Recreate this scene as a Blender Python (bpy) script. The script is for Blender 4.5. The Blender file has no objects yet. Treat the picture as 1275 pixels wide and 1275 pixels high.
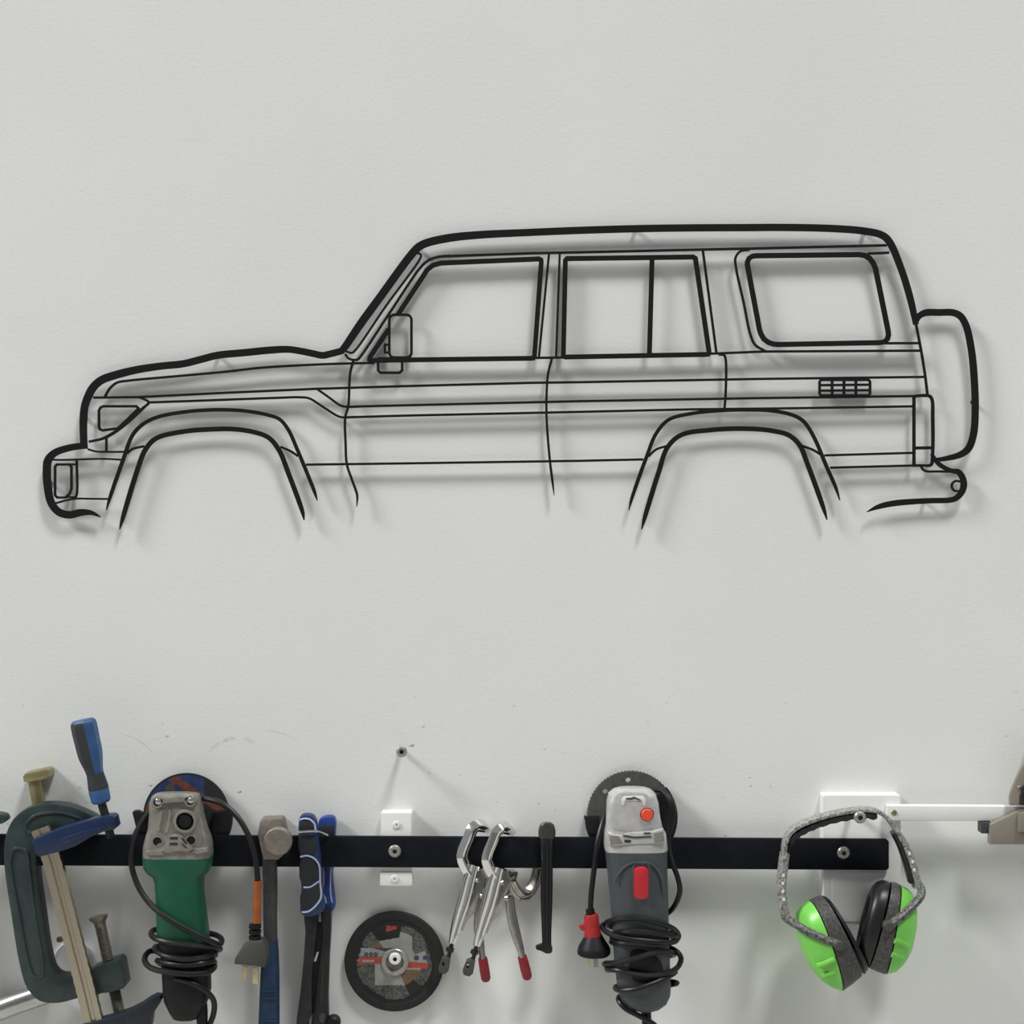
import bpy, bmesh, math, random
from mathutils import Vector, Matrix
random.seed(7)
S = bpy.context.scene
COL = S.collection
D = 2.0          # camera distance from the wall, metres
ZC = 1.55        # height of the optical axis above the floor
PX = 0.001       # one photo pixel on the wall plane = 1 mm

# ---------------------------------------------------------------- camera
cam = bpy.data.cameras.new('camera')
cam.sensor_width = 36.0
cam.lens = 36.0 * D / 1.275
cam.clip_start = 0.05
cam_o = bpy.data.objects.new('camera', cam)
COL.objects.link(cam_o)
cam_o.location = (0, -D, ZC)
cam_o.rotation_euler = (math.pi / 2, 0, 0)
S.camera = cam_o

# ---------------------------------------------------------------- world and lights
w = bpy.data.worlds.new('world')
S.world = w
w.use_nodes = True
bg = w.node_tree.nodes['Background']
bg.inputs[0].default_value = (0.97, 0.985, 1.0, 1)
bg.inputs[1].default_value = 0.27


def area(name, loc, target, size, power, color):
    l = bpy.data.lights.new(name, 'AREA')
    l.shape = 'DISK'
    l.size = size
    l.energy = power
    l.color = color
    o = bpy.data.objects.new(name, l)
    COL.objects.link(o)
    o.location = loc
    d = Vector(target) - Vector(loc)
    o.rotation_euler = d.to_track_quat('-Z', 'Y').to_euler()
    return o


area('high_bay_lamp_left', (-17.0, -6.0, ZC + 14.2), (0, 0, ZC - .1), 5.4, 3950, (1, .997, .98))
area('high_bay_lamp_right', (4.4, -6.0, ZC + 14.4), (0, 0, ZC - .3), 3.2, 1640, (1, .997, .98))

S.view_settings.view_transform = 'Standard'
S.view_settings.look = 'None'
S.view_settings.gamma = 1.0
S.view_settings.exposure = 0.0
S.view_settings.use_curve_mapping = False


# ---------------------------------------------------------------- helpers
def W(px, py, d=0.0):
    """photo pixel -> world point that stands d millimetres in front of the wall"""
    d = d * 0.001
    s = (D - d) / D
    return Vector(((px - 637.5) * PX * s, -d, ZC + (637.5 - py) * PX * s))


def lin(c):
    c /= 255.0
    return c / 12.92 if c <= 0.04045 else ((c + 0.055) / 1.055) ** 2.4


def rgb(r, g, b, k=1.3):
    return (min(lin(r) * k, .9), min(lin(g) * k, .9), min(lin(b) * k, .9), 1)


MATS = {}


def mat(name, c, rough=.5, metal=0.0, var=0.0, vscale=60, c2=None, bump=0.0, bscale=400, spec=.5, k=1.3):
    if name in MATS:
        return MATS[name]
    m = bpy.data.materials.new(name)
    m.use_nodes = True
    nt = m.node_tree
    b = nt.nodes['Principled BSDF']
    b.inputs['Base Color'].default_value = rgb(*c, k)
    b.inputs['Roughness'].default_value = rough
    b.inputs['Metallic'].default_value = metal
    b.inputs['Specular IOR Level'].default_value = spec
    tc = nt.nodes.new('ShaderNodeTexCoord')
    if var > 0:
        n = nt.nodes.new('ShaderNodeTexNoise')
        n.inputs['Scale'].default_value = vscale
        n.inputs['Detail'].default_value = 6
        n.inputs['Roughness'].default_value = .65
        nt.links.new(tc.outputs['Object'], n.inputs['Vector'])
        r = nt.nodes.new('ShaderNodeValToRGB')
        r.color_ramp.elements[0].position = .38
        r.color_ramp.elements[1].position = .66
        a = rgb(*c, k)
        if c2 is None:
            o2 = tuple(min(.95, x * (1 + var)) for x in a[:3]) + (1,)
            a = tuple(x * (1 - var) for x in a[:3]) + (1,)
        else:
            o2 = rgb(*c2, k)
            r.color_ramp.elements[0].position = .5 - .12
            r.color_ramp.elements[1].position = .5 + .2 * (1 - var) + .02
        r.color_ramp.elements[0].color = a
        r.color_ramp.elements[1].color = o2
        nt.links.new(n.outputs['Fac'], r.inputs['Fac'])
        nt.links.new(r.outputs['Color'], b.inputs['Base Color'])
    if bump > 0:
        n2 = nt.nodes.new('ShaderNodeTexNoise')
        n2.inputs['Scale'].default_value = bscale
        n2.inputs['Detail'].default_value = 3
        nt.links.new(tc.outputs['Object'], n2.inputs['Vector'])
        bm_ = nt.nodes.new('ShaderNodeBump')
        bm_.inputs['Strength'].default_value = bump
        bm_.inputs['Distance'].default_value = .001
        nt.links.new(n2.outputs['Fac'], bm_.inputs['Height'])
        nt.links.new(bm_.outputs['Normal'], b.inputs['Normal'])
    MATS[name] = m
    return m


class Thing:
    """an Empty at the thing's base; parts are meshes built in world space below it"""

    def __init__(self, name, label, cat, origin, group=None):
        self.o = bpy.data.objects.new(name, None)
        self.o.empty_display_size = .02
        COL.objects.link(self.o)
        self.org = Vector(origin)
        self.o.location = self.org
        self.o['label'] = label
        self.o['category'] = cat
        if group:
            self.o['group'] = group

    def part(self, name, bm, mats, parent=None, label=None, smooth=35):
        return finish(name, bm, mats, self.org, parent or self.o, label, smooth, parent is not None)


def finish(name, bm, mats, org=Vector((0, 0, 0)), parent=None, label=None, smooth=35, sub=False):
    org = Vector(org)
    bmesh.ops.translate(bm, verts=bm.verts, vec=-org)
    bmesh.ops.recalc_face_normals(bm, faces=bm.faces)
    me = bpy.data.meshes.new(name)
    bm.to_mesh(me)
    bm.free()
    for m in (mats if isinstance(mats, (list, tuple)) else [mats]):
        me.materials.append(m)
    if smooth:
        me.polygons.foreach_set('use_smooth', [True] * len(me.polygons))
        me.set_sharp_from_angle(angle=math.radians(smooth))
    o = bpy.data.objects.new(name, me)
    COL.objects.link(o)
    if parent is not None:
        o.parent = parent            # parent origin == org, sub-parts share it (offset 0)
    else:
        o.location = org
    if label:
        o['label'] = label
    return o


def tag(o, label, cat, group=None):
    o['label'] = label
    o['category'] = cat
    if group:
        o['group'] = group
    return o


def catmull(pts, n=6, closed=False):
    """pts: tuples of equal length; returns resampled tuples"""
    P = [tuple(float(x) for x in p) for p in pts]
    L = len(P)
    if L < 3 and not closed:
        a, b = P
        return [tuple(a[k] + (b[k] - a[k]) * i / n for k in range(len(a))) for i in range(n + 1)]
    out = []
    rng = range(L) if closed else range(L - 1)
    for i in rng:
        if closed:
            p0, p1, p2, p3 = P[(i - 1) % L], P[i], P[(i + 1) % L], P[(i + 2) % L]
        else:
            p1, p2 = P[i], P[i + 1]
            p0 = P[i - 1] if i else tuple(2 * a - b for a, b in zip(p1, p2))
            p3 = P[i + 2] if i + 2 < L else tuple(2 * b - a for a, b in zip(p1, p2))
        # centripetal parametrisation
        def dist(a, b):
            return max(math.sqrt(sum((x - y) ** 2 for x, y in zip(a[:3], b[:3]))), 1e-4) ** .5
        t0 = 0; t1 = t0 + dist(p0, p1); t2 = t1 + dist(p1, p2); t3 = t2 + dist(p2, p3)
        for j in range(n):
            t = t1 + (t2 - t1) * j / n
            def mix(a, b, ta, tb):
                f = (t - ta) / (tb - ta)
                return tuple(x + (y - x) * f for x, y in zip(a, b))
            A1 = mix(p0, p1, t0, t1); A2 = mix(p1, p2, t1, t2); A3 = mix(p2, p3, t2, t3)
            B1 = mix(A1, A2, t0, t2); B2 = mix(A2, A3, t1, t3)
            out.append(mix(B1, B2, t1, t2))
    if not closed:
        out.append(P[-1])
    return out


def superell(n=2.0, seg=24, a=1.0, b=1.0):
    out = []
    for i in range(seg):
        t = 2 * math.pi * i / seg
        c, s = math.cos(t), math.sin(t)
        out.append((a * math.copysign(abs(c) ** (2 / n), c), b * math.copysign(abs(s) ** (2 / n), s)))
    return out


def skin_rings(bm, rings, closed=False, cap=True, mi=None):
    V = [[bm.verts.new(p) for p in r] for r in rings]
    n = len(V[0])
    pairs = list(zip(V[:-1], V[1:])) + ([(V[-1], V[0])] if closed else [])
    for k, (a, b) in enumerate(pairs):
        for i in range(n):
            try:
                f = bm.faces.new((a[i], a[(i + 1) % n], b[(i + 1) % n], b[i]))
                if mi:
                    f.material_index = mi(k, i)
            except ValueError:
                pass
    if cap and not closed:
        f0 = bm.faces.new(V[0][::-1]); f1 = bm.faces.new(V[-1])
        if mi:
            f0.material_index = mi(0, -1); f1.material_index = mi(len(pairs) - 1, -2)
    return V


def sweep(path, prof, sizes=None, bm=None, flat=True, mi=None, cap=True, closed=False):
    """path: (px,py,d) waypoints; prof: list of (u,v) mm; sizes: per point (su,sv) multipliers.
    flat=True keeps v along the depth axis (towards the camera), u across the path."""
    bm = bm or bmesh.new()
    P = [W(*p) for p in path]
    rings = []
    up = None
    for i, p in enumerate(P):
        if closed:
            t = (P[(i + 1) % len(P)] - P[i - 1])
        else:
            t = (P[min(i + 1, len(P) - 1)] - P[max(i - 1, 0)])
        t.normalize()
        if flat:
            v = Vector((0, -1, 0))
            v = (v - t * v.dot(t)).normalized()
        else:
            if up is None:
                v = Vector((0, -1, 0)) if abs(t.y) < .9 else Vector((0, 0, 1))
            else:
                v = up
            v = (v - t * v.dot(t)).normalized()
            up = v
        u = t.cross(v)
        su, sv = sizes[i] if sizes else (1, 1)
        rings.append([p + (u * (a * su) + v * (b * sv)) * .001 for a, b in prof])
    skin_rings(bm, rings, closed=closed, cap=cap, mi=mi)
    return bm


def tube(path, r, seg=10, bm=None, n=6, smooth=True):
    """round cable or rod along (px,py,d) waypoints, radius r in mm (or list)"""
    if isinstance(r, (list, tuple)):
        pts = [tuple(p) + (rr,) for p, rr in zip(path, r)]
    else:
        pts = [tuple(p) + (r,) for p in path]
    if smooth:
        pts = catmull(pts, n)
    return sweep([p[:3] for p in pts], superell(2, seg), [(p[3], p[3]) for p in pts], bm, flat=False)


def loft_v(secs, n=3.0, seg=32, bm=None, sub=4, mi=None):
    """sections (py, cx, half_width, depth_centre, half_depth[, exponent]) from top to bottom, px/mm"""
    bm = bm or bmesh.new()
    S2 = [tuple(s) + ((n,) if len(s) == 5 else ()) for s in secs]
    if sub > 1:
        out = []
        for a, b in zip(S2[:-1], S2[1:]):
            for j in range(sub):
                f = j / sub
                out.append(tuple(x + (y - x) * f for x, y in zip(a, b)))
        S2 = out + [S2[-1]]
    rings = []
    for py, cx, hw, dc, hd, e in S2:
        c = W(cx, py, dc)
        rings.append([c + Vector((a * hw, -b * hd, 0)) * .001 for a, b in superell(e, seg)])
    skin_rings(bm, rings, mi=mi)
    return bm


def plate(outline, d0, d1, holes=(), bevel=0, bm=None, recess=None, mi=0):
    """outline traced at depth d1 (front), extruded back to d0, optional holes and bevelled rim"""
    bm = bm or bmesh.new()
    loops = [outline] + list(holes)
    fv, fe = [], []
    new_front = []
    for lp in loops:
        vs = [bm.verts.new(W(x, y, d1)) for x, y in lp]
        es = [bm.edges.new((vs[i], vs[(i + 1) % len(vs)])) for i in range(len(vs))]
        fv.append(vs); fe += es
    if holes:
        res = bmesh.ops.triangle_fill(bm, edges=fe, use_beauty=True)
        faces = [g for g in res['geom'] if isinstance(g, bmesh.types.BMFace)]
    else:
        faces = [bm.faces.new(fv[0])]
    dy = Vector((0, (d1 - d0) * .001, 0))
    vmap = {}
    for vs in fv:
        for v in vs:
            vmap[v] = bm.verts.new(v.co + dy)
    allf = list(faces)
    for f in faces:
        allf.append(bm.faces.new([vmap[v] for v in reversed(f.verts)]))
    for vs in fv:
        for i in range(len(vs)):
            a, b = vs[i], vs[(i + 1) % len(vs)]
            allf.append(bm.faces.new((a, b, vmap[b], vmap[a])))
    for f in allf:
        f.material_index = mi
    bmesh.ops.recalc_face_normals(bm, faces=allf)
    if recess and not holes:
        bmesh.ops.inset_region(bm, faces=faces, thickness=recess[0] * .001, use_even_offset=True)
        f = faces[0]
        r = bmesh.ops.inset_region(bm, faces=[f], thickness=recess[1] * .0006, use_even_offset=True)
        bmesh.ops.translate(bm, verts=list(f.verts), vec=(0, recess[1] * .001, 0))
    if bevel:
        bmesh.ops.bevel(bm, geom=fe, offset=bevel * .001, segments=2, affect='EDGES', profile=.5, clamp_overlap=True)
    return bm


def rect(x0, y0, x1, y1, r=0, seg=4, skew=0):
    if r <= 0:
        return [(x0, y0), (x1, y0 + skew), (x1, y1 + skew), (x0, y1)]
    out = []
    for cx, cy, a0 in ((x1 - r, y0 + r, -90), (x1 - r, y1 - r, 0), (x0 + r, y1 - r, 90), (x0 + r, y0 + r, 180)):
        for i in range(seg + 1):
            a = math.radians(a0 + 90 * i / seg)
            x = cx + r * math.cos(a)
            out.append((x, cy + r * math.sin(a) + skew * (x - x0) / (x1 - x0)))
    return out


def circ(cx, cy, r, seg=24, ry=None):
    return [(cx + r * math.cos(2 * math.pi * i / seg), cy + (ry or r) * math.sin(2 * math.pi * i / seg)) for i in range(seg)]


def lathe(px, py, prof, seg=28, bm=None, mi=None):
    """profile of (radius mm, depth mm) turned about the wall normal through a photo point"""
    bm = bm or bmesh.new()
    rings = []
    d_ref = prof[-1][1]
    c0 = W(px, py, d_ref)
    for r, d in prof:
        c = Vector((c0.x, -d * .001, c0.z))
        r = max(r, .02)
        rings.append([c + Vector((r * math.cos(2 * math.pi * i / seg), 0, r * math.sin(2 * math.pi * i / seg))) * .001 for i in range(seg)])
    skin_rings(bm, rings, mi=mi)
    return bm


def printed_disc(px, py, R, d, fn, nr=30, na=150, r0=0, bm=None):
    """flat printed face: polar cells, material slot chosen by fn(x,y) in mm (y down)"""
    bm = bm or bmesh.new()
    c = W(px, py, d)
    rows = []
    for j in range(nr + 1):
        r = r0 + (R - r0) * j / nr
        r = max(r, .05)
        rows.append([bm.verts.new(c + Vector((r * math.cos(2 * math.pi * i / na), 0, r * math.sin(2 * math.pi * i / na))) * .001) for i in range(na)])
    for j in range(nr):
        for i in range(na):
            f = bm.faces.new((rows[j][i], rows[j][(i + 1) % na], rows[j + 1][(i + 1) % na], rows[j + 1][i]))
            rm = r0 + (R - r0) * (j + .5) / nr
            a = 2 * math.pi * (i + .5) / na
            f.material_index = fn(rm * math.cos(a), -rm * math.sin(a))
    return bm


def ribbon(pts, d0, d1, bm=None, n=8, smooth=True, closed=False):
    """flat cut-out strip: pts (px,py,width)"""
    bm = bm or bmesh.new()
    P = catmull(pts, n, closed) if smooth else [tuple(map(float, p)) for p in pts]
    L = len(P)
    f0, f1 = [], []
    for i in range(L):
        x, y, wd = P[i]
        if closed:
            a, b = P[i - 1], P[(i + 1) % L]
        else:
            a, b = P[max(i - 1, 0)], P[min(i + 1, L - 1)]
        e1 = Vector((x - a[0], y - a[1])); e2 = Vector((b[0] - x, b[1] - y))
        if e1.length < 1e-6: e1 = e2
        if e2.length < 1e-6: e2 = e1
        e1.normalize(); e2.normalize()
        t = (e1 + e2)
        t = e2 if t.length < 1e-4 else t.normalized()
        m = max(.45, math.sqrt(max(0, (1 + e1.dot(e2)) / 2)))
        nx, ny = -t.y, t.x
        h = wd / 2 / m
        A, B = (x + nx * h, y + ny * h), (x - nx * h, y - ny * h)
        wa, wb = W(A[0], A[1], d1), W(B[0], B[1], d1)
        dy = Vector((0, (d1 - d0) * .001, 0))
        f1.append((bm.verts.new(wa), bm.verts.new(wb)))
        f0.append((bm.verts.new(wa + dy), bm.verts.new(wb + dy)))
    for i in range(L if closed else L - 1):
        j = (i + 1) % L
        bm.faces.new((f1[i][0], f1[i][1], f1[j][1], f1[j][0]))
        bm.faces.new((f0[i][1], f0[i][0], f0[j][0], f0[j][1]))
        bm.faces.new((f0[i][0], f1[i][0], f1[j][0], f0[j][0]))
        bm.faces.new((f1[i][1], f0[i][1], f0[j][1], f1[j][1]))
    if not closed:
        bm.faces.new((f1[0][1], f1[0][0], f0[0][0], f0[0][1]))
        bm.faces.new((f1[-1][0], f1[-1][1], f0[-1][1], f0[-1][0]))
    return bm


def screw_head(px, py, r, d0, d1, hex_r, thing, name, m_head, m_hole, parent=None):
    """round head with a recessed socket"""
    bm = lathe(px, py, [(r, d0), (r, d1 - r * .25), (r * .8, d1), (hex_r, d1), (hex_r * .95, d1 - 1.6), (.02, d1 - 1.6)], 24,
               mi=lambda k, i: 1 if k >= 3 else 0)
    return thing.part(name, bm, [m_head, m_hole], parent)


# ---------------------------------------------------------------- materials
def wall_material():
    m = bpy.data.materials.new('painted_wall')
    m.use_nodes = True
    nt = m.node_tree
    N, L = nt.nodes, nt.links
    b = N['Principled BSDF']
    b.inputs['Roughness'].default_value = .62
    b.inputs['Specular IOR Level'].default_value = .3
    tc = N.new('ShaderNodeTexCoord')

    def noise(scale, detail=5, rough=.6, vec=None, dist=0):
        n = N.new('ShaderNodeTexNoise')
        n.inputs['Scale'].default_value = scale
        n.inputs['Detail'].default_value = detail
        n.inputs['Roughness'].default_value = rough
        n.inputs['Distortion'].default_value = dist
        L.new(vec or tc.outputs['Object'], n.inputs['Vector'])
        return n.outputs['Fac']

    def ramp(fac, p0, p1, c0=(0, 0, 0, 1), c1=(1, 1, 1, 1)):
        r = N.new('ShaderNodeValToRGB')
        r.color_ramp.elements[0].position = p0
        r.color_ramp.elements[1].position = p1
        r.color_ramp.elements[0].color = c0
        r.color_ramp.elements[1].color = c1
        L.new(fac, r.inputs['Fac'])
        return r.outputs['Color']

    def mth(op, a, b_=None, v=None):
        x = N.new('ShaderNodeMath'); x.operation = op
        for k, q in enumerate((a, b_)):
            if q is None:
                continue
            if isinstance(q, (int, float)):
                x.inputs[k].default_value = q
            else:
                L.new(q, x.inputs[k])
        return x.outputs[0]

    base = ramp(noise(2.2, 3), .35, .65, (.775, .790, .775, 1), (.815, .825, .812, 1))
    # handling marks: small dark specks and hair-thin scuffs in the band the tools get hung in
    sep = N.new('ShaderNodeSeparateXYZ')
    L.new(tc.outputs['Object'], sep.inputs[0])
    z0 = W(0, 955).z
    band = mth('SUBTRACT', 1.0, mth('MINIMUM', mth('ABSOLUTE', mth('DIVIDE', mth('SUBTRACT', sep.outputs['Z'], z0), .16)), 1.0))
    map_ = N.new('ShaderNodeMapping')
    map_.inputs['Scale'].default_value = (1, 1, 1.9)
    map_.inputs['Rotation'].default_value = (0, .6, 0)
    L.new(tc.outputs['Object'], map_.inputs['Vector'])
    spots = ramp(noise(75, 2, .5, map_.outputs['Vector']), .68, .76)
    patch = ramp(noise(9, 2), .50, .62)
    mk = mth('MULTIPLY', mth('MULTIPLY', spots, patch), mth('MULTIPLY', band, 1.7))
    # scuff arcs left by swinging tools
    def arc(px, py, R, a_mid, a_half, wd):
        c = W(px, py)
        dx = mth('SUBTRACT', sep.outputs['X'], c.x)
        dz = mth('SUBTRACT', sep.outputs['Z'], c.z)
        r = mth('SQRT', mth('ADD', mth('MULTIPLY', dx, dx), mth('MULTIPLY', dz, dz)))
        on = mth('SUBTRACT', 1.0, mth('MINIMUM', mth('DIVIDE', mth('ABSOLUTE', mth('SUBTRACT', r, R * PX)), wd * PX), 1.0))
        ang = mth('ARCTAN2', dz, dx)
        inn = mth('SUBTRACT', 1.0, mth('MINIMUM', mth('DIVIDE', mth('ABSOLUTE', mth('SUBTRACT', ang, math.radians(a_mid))), math.radians(a_half)), 1.0))
        return mth('MULTIPLY', on, inn)
    brk = ramp(noise(60, 3), .42, .6)
    arcs = mth('ADD', arc(295, 962, 43, 100, 60, 3.2), mth('ADD', arc(140, 975, 62, 52, 38, 1.0), arc(330, 985, 75, 70, 25, 1.0)))
    arcs = mth('ADD', arcs, arc(1050, 640, 420, 196, 5, 1.0))
    mk = mth('ADD', mk, mth('MULTIPLY', mth('MULTIPLY', arcs, brk), .55))
    mk = mth('MINIMUM', mk, .75)
    mx = N.new('ShaderNodeMix'); mx.data_type = 'RGBA'
    L.new(mk, mx.inputs['Factor'])
    L.new(base, mx.inputs[6])
    mx.inputs[7].default_value = (.22, .21, .20, 1)
    L.new(mx.outputs[2], b.inputs['Base Color'])
    bp = N.new('ShaderNodeBump')
    bp.inputs['Strength'].default_value = .22
    bp.inputs['Distance'].default_value = .0012
    L.new(noise(240, 3, .55), bp.inputs['Height'])
    L.new(bp.outputs['Normal'], b.inputs['Normal'])
    return m


M_WALL = wall_material()
M_FLOOR = mat('concrete', (165, 163, 158), .8, var=.12, vscale=6, bump=.3, bscale=90)
M_ART = mat('black_steel_sheet', (31, 28, 29), .75, var=.05, vscale=40, spec=.12, k=1.0)
M_RAIL = mat('blue_black_steel', (12, 16, 23), .6, var=.25, vscale=50, bump=.08, bscale=500, spec=.18, k=1.1)
M_WHITE = mat('white_gloss_paint', (206, 206, 205), .42, var=.03, vscale=12, k=1.25)
M_ZINC = mat('zinc_plated_steel', (150, 150, 145), .38, .55, var=.15, vscale=200)
M_HOLE = mat('dark_recess', (38, 38, 36), .7)
M_ALU = mat('cast_aluminium', (130, 127, 120), .42, .45, var=.16, vscale=90, bump=.25, bscale=300)
M_SILVER = mat('silver_painted_metal', (176, 176, 175), .36, .35, var=.1, vscale=80, bump=.1, bscale=260)
M_GREEN = mat('green_plastic', (8, 71, 50), .42, var=.14, vscale=30, bump=.06)
M_BLACKP = mat('black_plastic', (16, 17, 20), .5, var=.2, vscale=50, bump=.08, spec=.3)
M_GUARD = mat('black_guard_steel', (15, 16, 20), .5, .2, var=.3, vscale=60)
M_CORD = mat('black_rubber_cord', (20, 20, 22), .4, var=.12, vscale=80, spec=.38)
M_ORANGE = mat('orange_sleeve', (134, 70, 28), .5, var=.12, vscale=60)
M_GREYPLUG = mat('grey_rubber_plug', (58, 58, 56), .6, var=.1, vscale=60)
M_BRASS = mat('worn_brass_pins', (190, 172, 140), .35, .6, var=.1)
M_CLAMP = mat('dark_green_enamel', (40, 52, 52), .34, .1, var=.22, vscale=45, bump=.2, bscale=160)
M_THREAD = mat('oily_steel_thread', (104, 100, 92), .42, .6, var=.25, vscale=160)
M_GOLD = mat('yellow_zinc_bar', (176, 168, 152), .3, 1.0)
M_GOLD2 = mat('yellow_zinc_bolt', (142, 133, 100), .34, .7, var=.12, vscale=60)
M_NAVY = mat('navy_blue_enamel', (21, 36, 66), .36, var=.16, vscale=60)
M_NAVY2 = mat('dark_navy_enamel', (25, 30, 38), .45, var=.2, vscale=60)
M_BLUEH = mat('blue_handle_plastic', (38, 74, 116), .45, var=.1, vscale=60)
M_GREYH = mat('charcoal_handle_rubber', (38, 40, 44), .6, var=.12, vscale=60)
M_STEEL = mat('polished_steel', (170, 170, 168), .2, .9, var=.1, vscale=40)
M_HAMMER = mat('worn_hammer_steel', (114, 108, 101), .5, .4, var=.2, vscale=110, bump=.2, bscale=300)
M_HGREY = mat('charcoal_painted_shaft', (50, 52, 52), .5, var=.2, vscale=90, bump=.15)
M_HBLUE = mat('blue_rubber_grip', (14, 42, 70), .55, var=.2, vscale=80)
M_SNIPB = mat('bright_blue_grip', (32, 56, 120), .42, var=.12, vscale=60)
M_SNIPN = mat('navy_grip_plastic', (25, 43, 82), .42, var=.12, vscale=60)
M_SNIPK = mat('black_grip_inlay', (26, 28, 33), .6, var=.2, vscale=80)
M_SNIPL = mat('pale_grip_line', (150, 158, 190), .5)
M_SNIPJ = mat('black_oxide_steel', (30, 31, 33), .45, .2, var=.3, vscale=70)
M_CHROME = mat('chrome_plate', (205, 205, 203), .12, 1.0)
M_DSTEEL = mat('dark_clamp_steel', (150, 148, 144), .22, 1.0, var=.15, vscale=120)
M_REDGRIP = mat('red_vinyl_tip', (112, 24, 30), .45, var=.1)
M_RED = mat('red_plastic', (164, 34, 44), .4, var=.08)
M_REDBTN = mat('orange_red_button', (206, 70, 44), .4)
M_REDPLUG = mat('red_clear_plug', (146, 40, 38), .3, var=.2, vscale=120)
M_GREYB = mat('slate_grey_plastic', (58, 62, 66), .5, var=.12, vscale=40, bump=.08)
M_DISC = mat('black_abrasive', (29, 29, 30), .85, var=.22, vscale=220, bump=.5, bscale=900)
M_PAD = mat('grey_backing_pad', (70, 70, 68), .75, var=.2, vscale=120, bump=.3, bscale=600)
M_PBLUE = mat('print_blue', (32, 50, 92), .6, var=.25, vscale=120)
M_PRED = mat('print_rust_red', (100, 54, 44), .6, var=.25, vscale=120)
M_LWHITE = mat('label_grey_white', (130, 131, 125), .6, var=.08, vscale=120)
M_LRED = mat('label_red', (148, 60, 48), .6, var=.18, vscale=200)
M_LORANGE = mat('label_ochre', (98, 78, 56), .6, var=.2, vscale=150)
M_LNAVY = mat('label_navy', (44, 54, 84), .6, var=.2, vscale=150)
M_LSPECK = mat('label_speckled_print', (50, 50, 49), .75, var=.1, vscale=330, c2=(96, 96, 92))
M_LIME = mat('lime_green_plastic', (108, 184, 76), .34, var=.05, vscale=30)
M_MUFFK = mat('black_cushion_vinyl', (17, 18, 21), .38, var=.2, vscale=50)
M_MUFFG = mat('speckled_grey_shell', (42, 41, 41), .5, var=.3, vscale=300, c2=(78, 76, 74))
M_BAND = mat('paint_dusted_band', (78, 78, 76), .5, var=.45, vscale=330, c2=(158, 158, 152))
M_YOKE = mat('dusty_black_yoke', (34, 34, 35), .5, var=.4, vscale=300, c2=(112, 112, 108))
M_GLOSSK = mat('glossy_black_steel', (16, 18, 21), .22, var=.1, vscale=40)
M_HEADG = mat('worn_grey_steel', (66, 66, 65), .32, .5, var=.15, vscale=90)
M_REFLECT = mat('grey_reflection_wall', (140, 141, 142), .7, var=.05, vscale=3)
M_TAUPE = mat('taupe_painted_metal', (116, 110, 100), .5, var=.06, vscale=30)
M_GREYCAP = mat('pale_grey_cap', (176, 176, 178), .5, var=.03)
M_RUST = mat('rusty_nail', (108, 88, 84), .6, .3, var=.2, vscale=200)

# ---------------------------------------------------------------- the setting
bm = bmesh.new()
bmesh.ops.create_cube(bm, size=1, matrix=Matrix.Translation((0, .06, 1.75)) @ Matrix.Diagonal((7.0, .12, 3.5, 1)))
wall = finish('wall_back', bm, M_WALL, smooth=0)
wall['kind'] = 'structure'
wall['label'] = 'off-white painted workshop wall with faint scuffs'
bm = bmesh.new()
bmesh.ops.create_cube(bm, size=1, matrix=Matrix.Translation((0, -2.1, -.05)) @ Matrix.Diagonal((7.0, 4.44, .1, 1)))
flo = finish('floor', bm, M_FLOOR, smooth=0)
flo['kind'] = 'structure'
flo['label'] = 'grey concrete workshop floor'

bm = bmesh.new()
bmesh.ops.create_cube(bm, size=1, matrix=Matrix.Translation((0, -4.25, 1.6)) @ Matrix.Diagonal((7.0, .1, 3.2, 1)))  # unseen wall added behind the camera so the metal has something to reflect
opp = finish('reflection_wall', bm, M_REFLECT, smooth=0)
opp['kind'] = 'structure'
opp['label'] = 'plain grey unseen wall added opposite the tool wall for reflections'

# ---------------------------------------------------------------- wall art: cut-out car outline
A0, A1 = 8.0, 10.0
art = Thing('wall_art', 'large black cut-out metal outline of a boxy off-road wagon on the wall', 'wall art', W(637, 470, 0))


STRIP_N = [0]


def strips(name, lst, label=None):
    b = bmesh.new()
    for s in lst:
        STRIP_N[0] += 1
        lift = .012 * (STRIP_N[0] % 60)      # no two overlapping strips share a face
        kw = {}
        if isinstance(s, dict):
            kw = {k: v for k, v in s.items() if k != 'p'}
            s = s['p']
        wd = 3.0
        pts = []
        for q in s:
            if len(q) == 3:
                wd = q[2]
            pts.append((q[0], q[1], wd))
        ribbon(pts, A0 - lift, A1 + lift, b, **kw)
    return art.part(name, b, M_ART, label=label, smooth=0)


def rr(x0, y0, x1, y1, r, wd):
    return dict(p=[(x, y, wd) for x, y in rect(x0, y0, x1, y1, r, 4)], smooth=False, closed=True)


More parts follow.
